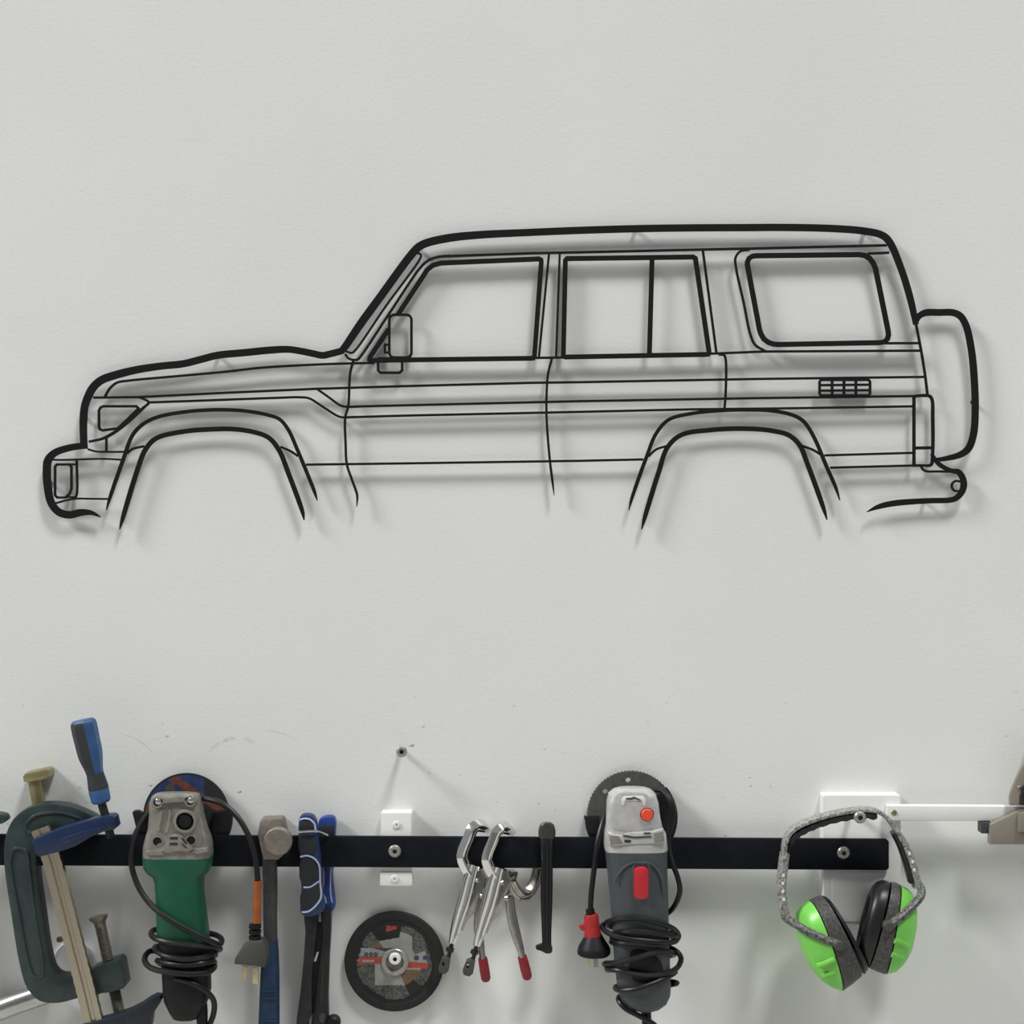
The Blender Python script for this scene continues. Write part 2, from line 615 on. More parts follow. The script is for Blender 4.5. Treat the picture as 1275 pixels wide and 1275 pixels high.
strips('body_outline', [
    [(104.5, 559, 9), (103.7, 540.5), (103.7, 523, 9.5), (105.4, 505.4), (110.3, 492, 10), (115.8, 482.3), (125.6, 473.5), (143.2, 467), (169.6, 460.4, 9.5), (198, 456, 9), (228.8, 452.7), (250.8, 447.2), (270.6, 442.3), (304, 439), (336.9, 435.8), (358.8, 434.9, 8.5), (374, 437), (390, 440.2), (401.6, 442.4), (412, 440.3), (425, 437, 8.5)],
    [(424, 438.5, 8), (430, 431, 9), (449, 403, 10), (472.8, 370.4, 10), (510.4, 319), (520.5, 307.9), (530.5, 302.6), (560.6, 295.9), (600.8, 292, 9.5), (651, 289.6, 9), (725.9, 286.5), (791.8, 284.6), (857.6, 283.6), (940, 283.2), (964.7, 283), (1035, 284.3, 9), (1077.6, 287.7), (1098, 292.5), (1107, 300), (1122.8, 336, 8.5), (1134, 373), (1140.8, 404, 7)],
])
strips('front_bumper_outline', [
    [(125.2, 643.7, 1.2), (112.5, 638.3, 6), (99.3, 638.3, 9), (86.1, 641, 9.5), (73, 637.5), (63.5, 626), (59, 604, 10), (58, 586.6, 10), (59.5, 573.5), (67, 564.5, 9), (84, 558, 8.5), (106, 554.5, 8)],
    [(63, 572.4, 2.5), (80, 572.6), (127.8, 571.3), (150.9, 572.4)],
    [(68.5, 626.8, 2.5), (82, 623), (95, 620.9), (112, 621), (135.5, 621.3)],
    [(95.3, 573.5, 3), (95.3, 615), (93.4, 620)],
    [(87, 578.2, 2.5), (95.3, 578.2)], [(81.7, 618.8, 2.5), (93.8, 619.2)],
])
strips('fog_lamp', [dict(p=[(x, y, 3) for x, y in [(68.3, 581), (70.5, 578.3), (86, 578.3), (88.7, 581.5), (88.7, 608), (86.5, 615), (81, 619.5), (71, 619.5), (68.3, 616.5)]], smooth=False, closed=True)])
strips('headlight', [
    dict(p=[(x, y, 3.2) for x, y in [(128.5, 505.8), (169.6, 505.8), (172.3, 508.5), (159, 521.5), (146.5, 533.3), (127.5, 535.8), (124, 534.3), (123, 531), (123, 511), (125, 507.2)]], smooth=False, closed=True),
    [(171.7, 494.4, 3), (178, 496.5), (185, 501), (178, 508, 3.5), (160, 524.5, 4), (145.4, 536.1, 4), (136, 542), (127.8, 546, 3.5), (110.3, 550, 3)],
    [(132.2, 545, 2.8), (132.2, 562.5)],
    [(109, 559.2, 2.5), (119, 562), (135, 562.6), (154.2, 562.5)],
])
strips('wheel_arch', [
    [(132.2, 635, 1), (136.6, 619.6, 4), (154.2, 569, 4.6), (163, 545), (170, 535), (180.5, 526.3), (198, 518.6), (233.2, 512.4), (260, 510.4), (280, 510.2), (304, 511.5), (332.5, 516.4), (347.8, 521.9), (358.8, 535), (369.8, 559.2), (383, 591), (391.7, 613, 4), (395, 623.5, 1)],
    [(148.7, 659, 1.2), (153, 643.7, 5), (171.7, 582.3, 6), (180.5, 560.3), (193.7, 546), (228.8, 537.2), (260, 534.6), (293, 534.4), (321.5, 539.4), (335.8, 546), (347.8, 561.4), (358.8, 588.8), (376.4, 637, 5), (378.6, 647.7, 1.2)],
    [(157.5, 564.7, 3), (165, 559), (179.4, 555.5)], [(349, 556.3, 3), (361, 561.4), (370.9, 568)],
])
strips('wheel_arch', [
    [(783, 635.7, 1), (787, 620, 4), (805.9, 566.7, 4.6), (816.9, 540), (832.5, 522.7), (860.8, 514.9), (904.7, 510.7), (940, 510.3), (961.2, 511.4), (986.3, 516.5), (1000.4, 524.3), (1013, 543), (1030, 582.4), (1041, 607.5, 4), (1045.9, 623, 1)],
    [(799, 659.2, 1.2), (802.7, 645, 5), (820, 588.6, 6), (831, 557.3), (848.2, 541.6), (885.9, 535.3), (926.7, 533.7), (961.2, 536.2), (983, 542.2), (995.7, 554), (1005, 576), (1025.5, 632.5, 5), (1030, 647.3, 1.2)],
    [(807.5, 568.2, 3), (816.9, 559.8), (831, 555)], [(998.8, 555, 3), (1013, 560.4), (1025.5, 568.2)],
])
L2 = dict(smooth=False)
strips('body_line', [
    [(130, 494.4, 3), (136.6, 483.4), (145.4, 476.4), (158.6, 474), (220, 468.3), (280, 462.8), (325.9, 457.7), (391.7, 453.9), (437.9, 452.3), (466.4, 451.8)],
    dict(p=[(115.8, 495, 3), (171.7, 494.4), (280, 489), (391.7, 484.1), (500, 480.8), (660, 476.6), (720, 475.8), (940, 471.8), (1153.9, 469.2)], smooth=False),
    [(185, 501, 3), (232, 499.4), (347.8, 495.2), (374, 494.6), (385, 496), (400, 505.2), (419, 517.2), (425.5, 519.5), (440, 519.3)],
    dict(p=[(430, 519.6, 3), (500, 517.5), (720, 512.8), (860.8, 509.6), (967.5, 508.5), (1136, 505.9)], smooth=False),
    [(395, 484.5, 3), (409, 494.4), (424, 504.8), (432.4, 506.4), (450, 506)],
    dict(p=[(440, 506.2, 3), (500, 504.7), (720, 499.5), (940, 495.7), (1159.5, 492.8)], smooth=False),
    dict(p=[(380.8, 578.5, 3), (500, 577), (720, 573.8), (801, 572)], smooth=False),
    dict(p=[(1026.9, 567, 3), (1137, 563.8)], smooth=False),
    dict(p=[(1034, 582.3, 3), (1149, 579.3)], smooth=False),
    dict(p=[(879.6, 440.5, 3), (950.6, 437.6), (1146.8, 436.5)], smooth=False),
    [(1140.4, 401, 3), (1148, 440.7), (1152.4, 468.9), (1155.3, 493)],
    dict(p=[(1080.5, 315.7, 3), (1107.3, 314.4)], smooth=False), dict(p=[(1100, 427.3, 3), (1145.4, 427.1)], smooth=False),
    [(933.6, 310.8, 3), (922.3, 312.6), (916, 320.7), (916.7, 333.4), (926, 376), (935, 418), (940.7, 429.4), (953.4, 437.3)],
])
strips('door_seam', [[(439.6, 449.4, 3), (435.7, 465.9), (433.5, 505.4), (429.8, 519.7), (430.2, 553.7), (431.7, 577.9), (438, 597), (444.3, 615), (444.8, 620, 2.6), (444, 631, .8)]])
strips('door_seam', [[(687.4, 445.7, 3), (682.5, 465), (680.6, 490), (680.4, 513.5), (681.4, 535.2), (684.9, 575.4), (688, 600), (690, 616.8, .8)]])
strips('door_seam', [[(895, 441.3, 3), (901.5, 442), (903.5, 446), (903.7, 489.6), (902.2, 509)]])
strips('pillar', [
    [(519.5, 314.6, 2.6), (524, 317), (523.4, 321), (481, 380), (441, 437.3), (437.5, 439.2), (430, 437)],
    [(429.5, 440.5, 3), (433, 445.5), (438, 447.7), (445, 447.5), (449, 443.5), (486, 388), (523, 333.4), (533, 324.2), (545, 319.8), (560, 318.4)],
    dict(p=[(550, 319, 3), (660, 315.2), (720, 314), (880, 310.4), (940, 309.2), (1104.5, 305.2)], smooth=False),
    dict(p=[(683.6, 316, 3), (671, 445)], smooth=False), dict(p=[(697, 315.4, 2.8), (692.4, 445)], smooth=False),
    dict(p=[(660, 445.6, 3), (704, 445)], smooth=False),
    dict(p=[(875.2, 311, 3), (892.3, 440)], smooth=False),
])
strips('window_frame', [dict(p=[(x, y, 6) for x, y in [(495.5, 391.5), (527, 343.2), (532, 335.5), (539, 330), (549, 327.3), (671, 322.2), (673.6, 323.5), (674, 326), (665.5, 443), (664, 445.7), (661, 446), (463, 448.6), (460, 447.5), (460.5, 444.5), (484, 409.5)]], smooth=False)])
strips('window_frame', [
    dict(p=[(x, y, 6) for x, y in [(704, 324), (706, 321.8), (863, 319.8), (866, 321.5), (883, 438), (882, 440.8), (879, 441.2), (704, 444.4), (701.5, 442.5)]], smooth=False, closed=True),
    dict(p=[(812, 321.6, 6), (808.7, 441.3)], smooth=False)])
strips('window_frame', [dict(p=[(x, y, 6.3) for x, y in [(930.8, 330), (930.9, 325.5), (933, 321.3), (937, 318.8), (942, 318.2), (1070, 316.8), (1077, 317.8), (1083, 321.3), (1087.5, 327), (1090.5, 334.5), (1106, 411), (1106.6, 417), (1105.3, 422), (1101.5, 425.4), (1096, 426.5), (970, 428.8), (963.5, 428.4), (957, 426.2), (951.5, 422), (947.8, 416), (945.8, 410)]], smooth=False, closed=True)])
strips('side_mirror', [rr(484.6, 391.8, 512.2, 445, 6, 3.2),
                       dict(p=[(484.5, 429, 2.8), (479.2, 429), (479.2, 438.6), (484.5, 439)], smooth=False),
                       dict(p=[(470.6, 447, 3.2), (470.6, 461), (473.6, 464), (497.5, 464), (500.6, 461), (500.6, 447)], smooth=False),
                       dict(p=[(471, 447, 5), (512, 447)], smooth=False)])
strips('vent_grille', [rr(1020.8, 473, 1083.6, 492.2, 3, 3)] +
       [dict(p=[(x, 472, 3.2), (x, 493)], smooth=False) for x in (1036.4, 1051.2, 1066)] +
       [dict(p=[(1020, y, 3), (1084, y - .6)], smooth=False) for y in (479.5, 486.3)])
strips('tail_lamp', [dict(p=[(1138.2, 492, 4), (1138.2, 580)], smooth=False),
                     [(1140, 493, 4), (1156, 492.7), (1160.2, 496), (1161.6, 521.6, 4.4), (1161.3, 566.4, 4), (1159.4, 578.7), (1150, 579.6, 3.2), (1137, 579.8)],
                     dict(p=[(1138, 557.9, 4), (1161, 557.5)], smooth=False)])
strips('spare_wheel_outline', [[(1140.3, 401, 6.5), (1144, 394, 7.5), (1152.4, 389.4, 8.5), (1170, 389, 8.5), (1187, 389.2, 8.5), (1196, 393.5), (1203, 405), (1210, 437, 8.8), (1213.5, 475), (1214.5, 511.4), (1212.5, 540), (1206, 558.5), (1196, 566, 8), (1180, 570.5, 6.5), (1163, 573, 4.5)]])
strips('rear_bumper_outline', [
    [(1160, 565, 4), (1169.6, 578, 5.5), (1184, 585.8, 5.5), (1194, 588, 7), (1200, 599, 8), (1198.5, 611, 8), (1191, 620, 7), (1184, 622.5, 7), (1153.3, 623.6, 7), (1112.5, 626.8, 7.5), (1094, 631, 6), (1079.3, 637.4, .8)],
    [(1147.2, 579.7, 3), (1149, 584), (1153.3, 586.6), (1167, 587), (1182, 587.2)],
    [(1196, 599.5, 2.8), (1190, 599), (1186, 602), (1185.6, 607), (1188.5, 610.8), (1194, 611.5)],
])
for q in ((104, 520), (270.6, 442.3), (520.5, 308.5), (791.8, 284.8), (1077.6, 288), (1213.5, 500), (1153, 623.6), (59, 600)):
    c = W(*q, A1)
    bm = bmesh.new()
    rings = [[Vector((c.x, -dd * .001, c.z)) + Vector((2.6 * math.cos(i * math.pi / 6), 0, 2.6 * math.sin(i * math.pi / 6))) * .001 for i in range(12)] for dd in (0, A0)]
    skin_rings(bm, rings)
    art.part('standoff', bm, M_ART)

# ---------------------------------------------------------------- rail, blocks, box
R0, R1 = 22, 28
SK = .0052


def ry(x, y=1040):
    return y + (x - 150) * SK


b = Thing('mounting_block', 'small white mounting block behind the black rail above the cutting disc', 'bracket', W(493, 1100, 0))
b.part('block', plate(rect(474, 1012, 513, 1103, 2), 0, 21.8, bevel=1.2), M_WHITE)
b.part('lower_lip', plate(rect(473, 1086, 513.5, 1103.5, 2), 20, 24, bevel=1.2), M_WHITE)
screw_head(494, 1027, 5, 21.5, 23.4, 1.0, b, 'screw', M_WHITE, M_WHITE)
screw_head(491.5, 1094, 5, 23.5, 25.6, 1.0, b, 'screw', M_WHITE, M_WHITE)

b = Thing('wall_box', 'white wall box behind the end of the rail and the green earmuffs', 'box', W(1073, 1150, 0))
b.part('box_body', plate(rect(1025, 990, 1122, 1152, 3), 0, 21.8, bevel=1.5), M_WHITE)
b.part('cover_panel', plate(rect(1036, 1086, 1104, 1148, 1), 21.0, 22.6, bevel=.5), M_WHITE)

rail = Thing('tool_rail', 'long flat black steel rail carrying the hanging tools', 'rail', W(500, 1080, 22))
rail.part('bar', plate([(-420, ry(-420)), (1104, ry(1104)), (1107, ry(1107) + 3), (1107, ry(1107) + 36), (1104, ry(1107) + 38.5), (-420, ry(-420, 1078.3))], R0, R1, bevel=.8), M_RAIL)
for x, y in ((491.5, 1060), (1050.5, 1062)):
    screw_head(x, y, 7.8, R1 - .2, R1 + 2.4, 2.8, rail, 'screw', M_ZINC, M_HOLE)
b = Thing('wall_bolt', 'single socket-head bolt sticking out of the bare wall above the rail', 'bolt', W(499, 938, 0))
b.part('shank', lathe(497.5, 938, [(3.2, -2), (3.2, 30)], 16), M_ZINC)
screw_head(500, 936, 6.8, 29, 33, 2.8, b, 'bolt_head', M_ZINC, M_HOLE)

b = Thing('hanging_bolt', 'socket-head bolt in the white box that the earmuffs hang from', 'bolt', W(1071, 1018, 21.8))
b.part('shank', lathe(1071, 1018, [(3.4, 18), (3.4, 74)], 16), M_ZINC)
screw_head(1071, 1018, 7.2, 73, 78, 3, b, 'bolt_head', M_ZINC, M_HOLE)

b = Thing('white_arm', 'white horizontal metal strip running from the box to the taupe bracket', 'bar', W(1105, 1012, 22))
b.part('strip', plate([(1105, 1003), (1287, 1004), (1287, 1022.5), (1105, 1022)], 22.2, 33, bevel=.8), M_WHITE)
screw_head(1113, 1011.5, 3.6, 32.5, 34, 1.4, b, 'screw', M_GOLD2, M_HOLE)

b = Thing('shelf_bracket', 'taupe painted metal bracket cut off by the right edge', 'bracket', W(1260, 1052, 0))
b.part('lower_plate', plate([(1234, 1027), (1270, 1009.5), (1380, 1006), (1380, 1052), (1233, 1051.5)], 34, 46, bevel=1), M_TAUPE)
b.part('upper_plate', plate(catmull([(1258, 1003), (1258, 991), (1264, 974), (1278, 948), (1300, 930)], 4) + [(1380, 930), (1380, 1003)], 36, 42, bevel=.8), M_TAUPE)
b.part('latch_tab', plate(rect(1222, 1024, 1236, 1038, 1), 22, 38, bevel=.8), M_HGREY)
b.part('rib', plate([(1269, 1013), (1290, 1010), (1290, 1036), (1269, 1036)], 44, 52, bevel=1), M_TAUPE)
b.part('seam_edge', plate([(1272, 1003), (1272, 992), (1282, 965), (1290, 965), (1290, 1003)], 40, 50, bevel=1), M_SNIPJ)
b.part('back_plate', plate(rect(1290, 930, 1400, 1052, 1), 0, 36, bevel=1), M_TAUPE)
screw_head(1270, 980.5, 2.6, 41, 43.5, .8, b, 'rivet', M_STEEL, M_HOLE)

# ---------------------------------------------------------------- left cluster: clamps
# second casting, mostly outside the frame
t = Thing('g_clamp', 'dark green clamp end poking in at the far left edge', 'clamp', W(-40, 1030, 29))
t.part('frame', plate(catmull([(-150, 1060), (-140, 1018), (-80, 1008), (-20, 1012), (0, 1013.5), (6, 1016), (8, 1021), (2, 1026), (-30, 1029), (-80, 1032), (-104, 1060), (-95, 1180), (-135, 1180)], 4, True), 28.4, 44, bevel=3), M_CLAMP)

t = Thing('steel_bar', 'polished round steel bar slanting in from the left behind the green clamp', 'bar', W(-40, 1280, 12))
t.part('shaft', tube([(-120, 1300, 14.2), (-40, 1272, 14.2), (20, 1249, 14.2), (58, 1236, 14.2)], 13.8, 20, smooth=False), M_STEEL)

t = Thing('clamp_spindle', 'yellow zinc spindle with a flat square head rising behind the green clamp', 'clamp', W(56, 1040, 22))
t.part('rod', tube([(42, 966, 12), (55, 1034, 12)], 8.5, 16, smooth=False), M_GOLD2)
t.part('head', plate([(28, 967), (31, 963), (57, 957.5), (61, 959), (61.5, 967), (56, 970), (53, 971.5), (38, 974), (29, 974)], 1, 23, bevel=2), M_GOLD2)

t = Thing('blanking_plate', 'pale grey round blanking plate on the wall behind the yellow clamp bar', 'wall plate', W(92, 1198, 0))
t.part('plate_body', lathe(92, 1198, [(27, -1), (27, 4), (25, 6), (.02, 6.4)], 40), M_GREYCAP)
t = Thing('wall_nail', 'small rusty nail head beside the clamp bar', 'nail', W(77, 1171, 0))
t.part('shank', tube([(79, 1167.5, -2), (75, 1169, 14)], 2.4, 10, smooth=False), M_RUST)
t.part('nail_head', tube([(76, 1169.5, 13), (73, 1170, 17)], 3.6, 12, smooth=False), M_RUST)

t = Thing('g_clamp', 'large dark green cast G-clamp hanging over the rail', 'clamp', W(60, 1250, 30))
outl = catmull([(124, 1023), (100, 1008.5), (76, 1001.5), (50, 1001), (28, 1009), (12, 1026), (4.5, 1050), (4.5, 1080), (13, 1140), (24, 1205), (33, 1232), (48, 1247), (70, 1250), (98, 1243.5), (128, 1236), (128, 1206), (112, 1209), (90, 1213.5), (76, 1214.5), (67, 1208), (60, 1185), (53, 1138), (46.5, 1090), (46, 1062), (53, 1050), (70, 1045), (100, 1038), (124, 1037)], 4, True)
t.part('frame', plate(outl, 28.5, 48, bevel=3.5), M_CLAMP)
# raised rims: the web between is recessed
inner = catmull([(13, 1070), (17, 1058), (25, 1056), (34, 1062), (36, 1075), (44, 1140), (54, 1205), (52, 1216), (43, 1216), (36, 1200), (24, 1140), (14, 1085)], 5, True)
rim = t.part('web_rim', sweep([(x, y, 48) for x, y in inner], superell(2, 8), [(2.0, 1.9)] * len(inner), closed=True), M_CLAMP)
arch = catmull([(108, 1024), (80, 1013), (56, 1012), (40, 1018), (32, 1028), (36, 1036), (50, 1037), (80, 1033), (108, 1029)], 5, True)
t.part('web_rim', sweep([(x, y, 48) for x, y in arch], superell(2, 8), [(2.0, 1.9)] * len(arch), closed=True), M_CLAMP)
t.part('screw_boss', plate([(113, 1207), (118, 1205), (130, 1199), (147, 1195), (151, 1199), (156, 1228), (153, 1231.5), (140, 1236), (121, 1238)], 26, 54, bevel=2.5), M_CLAMP)
pts, rad = [], []
nth = 66
for i in range(nth * 2 + 1):
    f = i / (nth * 2)
    pts.append((124.5 + 34 * f, 1150 + 156 * f, 40)); rad.append(7.2 if i % 2 else 5.9)
sp = t.part('spindle', tube(pts, rad, 14, smooth=False), M_THREAD, smooth=60)
t.part('swivel_pad', tube([(122.4, 1141, 40), (122.8, 1143, 40), (124.2, 1148.5, 40), (125, 1153, 40)], [11.5, 11.5, 7.2, 6.6], 20, smooth=False), M_THREAD)

# F-clamp
t = Thing('f_clamp', 'navy blue F-clamp with yellow bar and blue-grey screwdriver-style handle', 'clamp', W(120, 1275, 55))
bar_prof = [(-11, -4.5), (11, -4.5), (11.3, -3), (11.3, 3), (11, 4.5), (2.5, 4.5), (1.0, 2.2), (-2.6, 2.2), (-4.2, 4.5), (-11, 4.5), (-11.3, 3), (-11.3, -3)]
bp = catmull([(51, 1031, 60), (64, 1066, 60), (78, 1118, 60), (92, 1172, 60), (106, 1226, 60), (119, 1280, 60), (136, 1350, 60)], 9)
t.part('bar', sweep(bp, bar_prof, [(1 + (.035 if i % 2 else -.02), 1) for i in range(len(bp))]), M_GOLD, smooth=30)
arm = t.part('fixed_arm', plate([(39, 1047), (44, 1043.5), (70, 1033), (100, 1024), (129, 1016), (139, 1015.5), (142.5, 1018), (145, 1030), (142, 1033), (128, 1036), (112, 1043), (94, 1054), (75, 1060.5), (48, 1067.5), (44, 1064)], 50, 71, bevel=2), M_NAVY)
t.part('arm_rib', plate([(76, 1044), (100, 1036), (130, 1028), (132, 1031), (108, 1040), (90, 1049), (78, 1052)], 69, 73, bevel=1.2), M_NAVY, parent=arm)
t.part('sliding_arm', plate([(102, 1276), (118, 1272), (140, 1266), (160, 1259), (174, 1252), (184, 1245), (192, 1241), (199, 1241.5), (201, 1244), (196, 1254), (189, 1264), (187, 1278), (180, 1300), (110, 1310), (100, 1300)], 50, 68, bevel=2.5), M_NAVY2)
t.part('spindle', tube([(126, 998, 60), (133, 1022, 60), (138, 1043, 60)], 5.2, 14, smooth=False), M_SNIPJ)
hs = [(103, 896, 12), (103.6, 899, 14.8), (105, 906, 15.6), (108, 920, 15.3), (111.5, 935, 15), (113.5, 944, 14), (116.5, 956, 11.2), (118.3, 963, 10.2)]
hs = catmull([(x, y, 60, r) for x, y, r in hs], 3)
octo = [(math.cos(math.radians(45 * i + 15)), math.sin(math.radians(45 * i + 15))) for i in range(8)]
t.part('handle', sweep([h[:3] for h in hs], octo, [(h[3], h[3]) for h in hs], mi=lambda k, i: 0 if (i == -1 or k < 3) else (1 if i in (7, 0, 1, 4) else 0)), [M_BLUEH, M_GREYH], smooth=25)
hs = catmull([(118.3, 963, 60, 10.2), (120.5, 972, 60, 11.2), (122.5, 981, 60, 12.2), (122.8, 983, 60, 12)], 3)
t.part('handle_neck', sweep([h[:3] for h in hs], superell(2, 18), [(h[3], h[3]) for h in hs]), M_GREYH)
hs = [(122.6, 982.5, 60, 11.8), (123, 984, 60, 12.4), (126, 997, 60, 11.6), (126.5, 999.5, 60, 9.5)]
t.part('collar', sweep([h[:3] for h in hs], superell(2, 18), [(h[3], h[3]) for h in hs]), M_BLUEH)

# ---------------------------------------------------------------- green angle grinder
t = Thing('angle_grinder', 'green angle grinder with bare aluminium head and blue disc', 'grinder', W(231, 1267, 50))


def gdisc(x, y):
    if math.hypot(x, y) > 51.5: return 2
    # rust stripe across, blue left of it, dark grey on the right
    s = (x + 8) * .62 - (y + 36) * .95
    if -8 < s - 8 < 2.5 or (x < -40 and y < 6 and y > -16): return 1
    if x > 22 or (x > 6 and s < -14): return 2
    if -26 < x < -14 and -44 + (x + 14) * -.5 < y < -20: return 3
    return 0


t.part('disc', lathe(232, 1016.5, [(53.5, 9), (53.5, 11.8), (.02, 11.8)], 72), M_DISC)
t.part('disc_label', printed_disc(232, 1016.5, 53.2, 12.0, gdisc, 26, 140), [M_PBLUE, M_PRED, M_DISC, M_PAD], smooth=0)
g = []
for i in range(37):
    a = math.radians(-10 + 182 * i / 36)
    g.append((229 + 60 * math.cos(a), 1018 + 60 * math.sin(a)))
for i in range(37):
    a = math.radians(172 - 182 * i / 36)
    g.append((229 + 36 * math.cos(a), 1018 + 36 * math.sin(a)))
t.part('guard', plate(g, 13, 20.5, bevel=1), M_GUARD)
t.part('guard_tab', plate([(164.5, 1012), (166, 1010), (172, 1009.5), (176, 1012), (184, 1014), (184, 1040), (173, 1040), (169, 1030)], 12.5, 21, bevel=1), M_GUARD)
t.part('spindle_neck', lathe(226, 1018, [(15, 13), (15, 28.6), (23, 29), (24, 34)], 32), M_ALU)
hd = t.part('gear_head', loft_v([(988, 219, 24, 50, 15, 3), (990, 219, 27.5, 50, 20, 4), (998, 219, 30, 51, 22, 5), (1012, 220, 31, 52, 22.5, 5), (1030, 221.5, 34, 53, 23, 5), (1042, 222, 38, 53.5, 23.5, 5), (1052, 222, 40.5, 54, 24, 4.5), (1063, 222, 41, 54, 24, 4.5), (1068, 222, 40.5, 54, 24, 4.5)], sub=3, seg=40), M_ALU)
# raised cover plate
t.part('cover_plate', plate(catmull([(191, 1002), (195, 992), (210, 990), (232, 989), (242, 993), (246, 1004), (249, 1030), (252, 1050), (240, 1056), (216, 1054), (194, 1056), (184, 1050), (188, 1030)], 4, True), 70, 76.5, bevel=3), M_ALU)
t.part('cover_bridge', plate([(196, 993), (238, 990.5), (240, 995), (238, 1000), (228, 999), (204, 1001), (196, 1003)], 75, 81, bevel=2.2), M_ALU)
for x, y in ((196, 999), (237, 997.5)):
    t.part('boss', lathe(x, y, [(8, 72), (8, 79), (6.6, 81), (4.6, 81), (4.4, 79.5), (.02, 79.5)], 20, mi=lambda k, i: 1 if k >= 3 else 0), [M_ALU, M_HOLE])
    t.part('screw', lathe(x + .4, y - .6, [(3.8, 78), (3.6, 81), (1.5, 82.5), (.02, 82.7)], 16), M_STEEL)
for x, y in ((196, 1047.5), (238, 1046)):
    t.part('screw_hole', lathe(x, y, [(6.6, 73), (6.2, 78.4), (5.2, 78.4), (4.9, 77.2), (.02, 77.2)], 18, mi=lambda k, i: 1 if k >= 2 else 0), [M_ALU, M_BLACKP])
t.part('spindle_lock', lathe(230.5, 1022.5, [(14.5, 74), (14, 79.5), (11.6, 80.5), (10.6, 80.3), (10.2, 77), (8.4, 77), (7.6, 79.6), (2.6, 79.8), (.02, 79)], 28, mi=lambda k, i: 1 if k >= 3 else 0), [M_ALU, M_BLACKP])
t.part('vent_nose', plate([(200, 1060), (207, 1050), (211, 1041), (218, 1038.5), (226, 1040.5), (233, 1049), (242, 1058), (234, 1062), (221, 1060.5), (208, 1063)], 73, 81, bevel=2.5), M_ALU)
t.part('lip', plate([(181, 1060), (200, 1058), (208, 1062), (200, 1066), (182, 1065)], 72, 79.5, bevel=1.5), M_ALU)
t.part('lip', plate([(236, 1061), (244, 1056.5), (257, 1056), (259, 1061), (246, 1064)], 72, 79.5, bevel=1.5), M_ALU)
for y in (1043.6, 1050.8):
    t.part('vent_slot', plate(rect(211, y - 1.6, 221.5, y + 1.7, 1.4), 79.6, 81.4), M_HOLE)
t.part('vent_slot', plate([(225, 1043), (227.5, 1043.5), (233, 1050), (231, 1051)], 79.6, 81.4), M_HOLE)
t.part('vent_slot', plate([(225, 1050), (227.5, 1050.5), (233, 1055), (231, 1056)], 79.6, 81.4), M_HOLE)
t.part('ridge_line', sweep([(x, y, 76) for x, y in catmull([(202, 1008), (200, 1020), (198, 1034)], 4)], superell(2, 8), [(2.5, 3)] * 9), M_ALU)
t.part('ridge_line', sweep([(x, y, 76) for x, y in catmull([(212, 1008), (211, 1022), (208, 1036)], 4)], superell(2, 8), [(2.2, 3)] * 9), M_ALU)
t.part('body', loft_v([(1065, 222, 41, 54, 24.5, 4.5), (1068, 222, 41.2, 54, 25, 4), (1078, 221.5, 40.3, 54, 25, 3.6), (1085, 222, 37, 54, 25, 3.2), (1090, 223, 30.5, 55, 24.5, 3), (1098, 223.5, 29, 55, 24.5, 2.8), (1110, 224, 28.6, 56, 25, 2.8), (1135, 226, 29.6, 57, 26, 2.8), (1158, 228, 30.6, 57, 26.5, 2.8), (1168, 229, 30.6, 57, 26.5, 2.8)], sub=3, seg=40), M_GREEN)
t.part('tail', loft_v([(1166, 229, 29.8, 57, 26, 2.8), (1200, 232, 29, 57, 25.5, 2.8), (1232, 233, 28.5, 57, 25, 2.8), (1244, 232.5, 26.5, 57, 24, 2.8), (1258, 232, 20, 57, 20, 2.8), (1266, 232, 15.5, 57, 16, 2.8), (1267.5, 232, 12, 57, 13, 2.8)], sub=3, seg=36), M_BLACKP)
t.part('strain_relief', tube([(248, 1236, 60), (251, 1256, 60), (252, 1290, 60)], [8, 7.4, 6], 14), M_BLACKP)
cord = [(320.5, 1170, 72), (320.8, 1120, 72), (320.5, 1092, 71), (318, 1068, 69), (310, 1042, 65), (297, 1019, 60), (279, 1002, 54), (262, 995.5, 46), (246, 994, 34), (222, 998, 25.4), (204, 1003, 25.4), (188, 1010, 28), (174, 1028, 40), (165, 1050, 52), (163.6, 1075, 60), (170, 1099, 66), (184, 1122, 74), (207, 1142, 86), (236, 1159, 88), (262, 1172, 84), (273, 1176, 70), (276, 1170, 52), (268, 1164, 32), (246, 1160, 24), (212, 1157, 24), (192, 1158, 42), (188.5, 1164, 60), (198, 1170, 80), (222, 1175, 88.5), (250, 1178, 86), (268, 1178, 74), (274, 1182, 52), (262, 1184, 28), (228, 1182, 24), (198, 1178, 38), (193, 1182, 62), (206, 1190, 82), (230, 1194.5, 88), (254, 1192, 84), (266, 1188, 68), (267, 1190, 46), (250, 1194, 26), (218, 1190, 24), (188, 1184, 40), (180, 1194, 58), (186, 1204, 72), (206, 1210, 84), (236, 1213, 88), (258, 1211, 80), (267, 1204, 62), (262, 1200, 36), (236, 1202, 25), (206, 1202, 32), (196, 1196, 60), (208, 1200, 80), (232, 1201.5, 87), (254, 1199, 84), (266, 1197, 64), (264, 1204, 40), (244, 1212, 27), (214, 1216, 30), (206, 1216, 52), (216, 1218, 78), (238, 1224, 85), (256, 1234, 80), (266, 1246, 70), (266, 1262, 62), (259, 1280, 60), (253, 1290, 60)]
t.part('cord', tube(cord, 3.5, 10, n=5), M_CORD)
t.part('cord_sleeve', tube([(320.8, 1097, 72), (319.5, 1149, 72)], [5.1, 5.1], 14, smooth=False), M_ORANGE, label='orange cord sleeve')
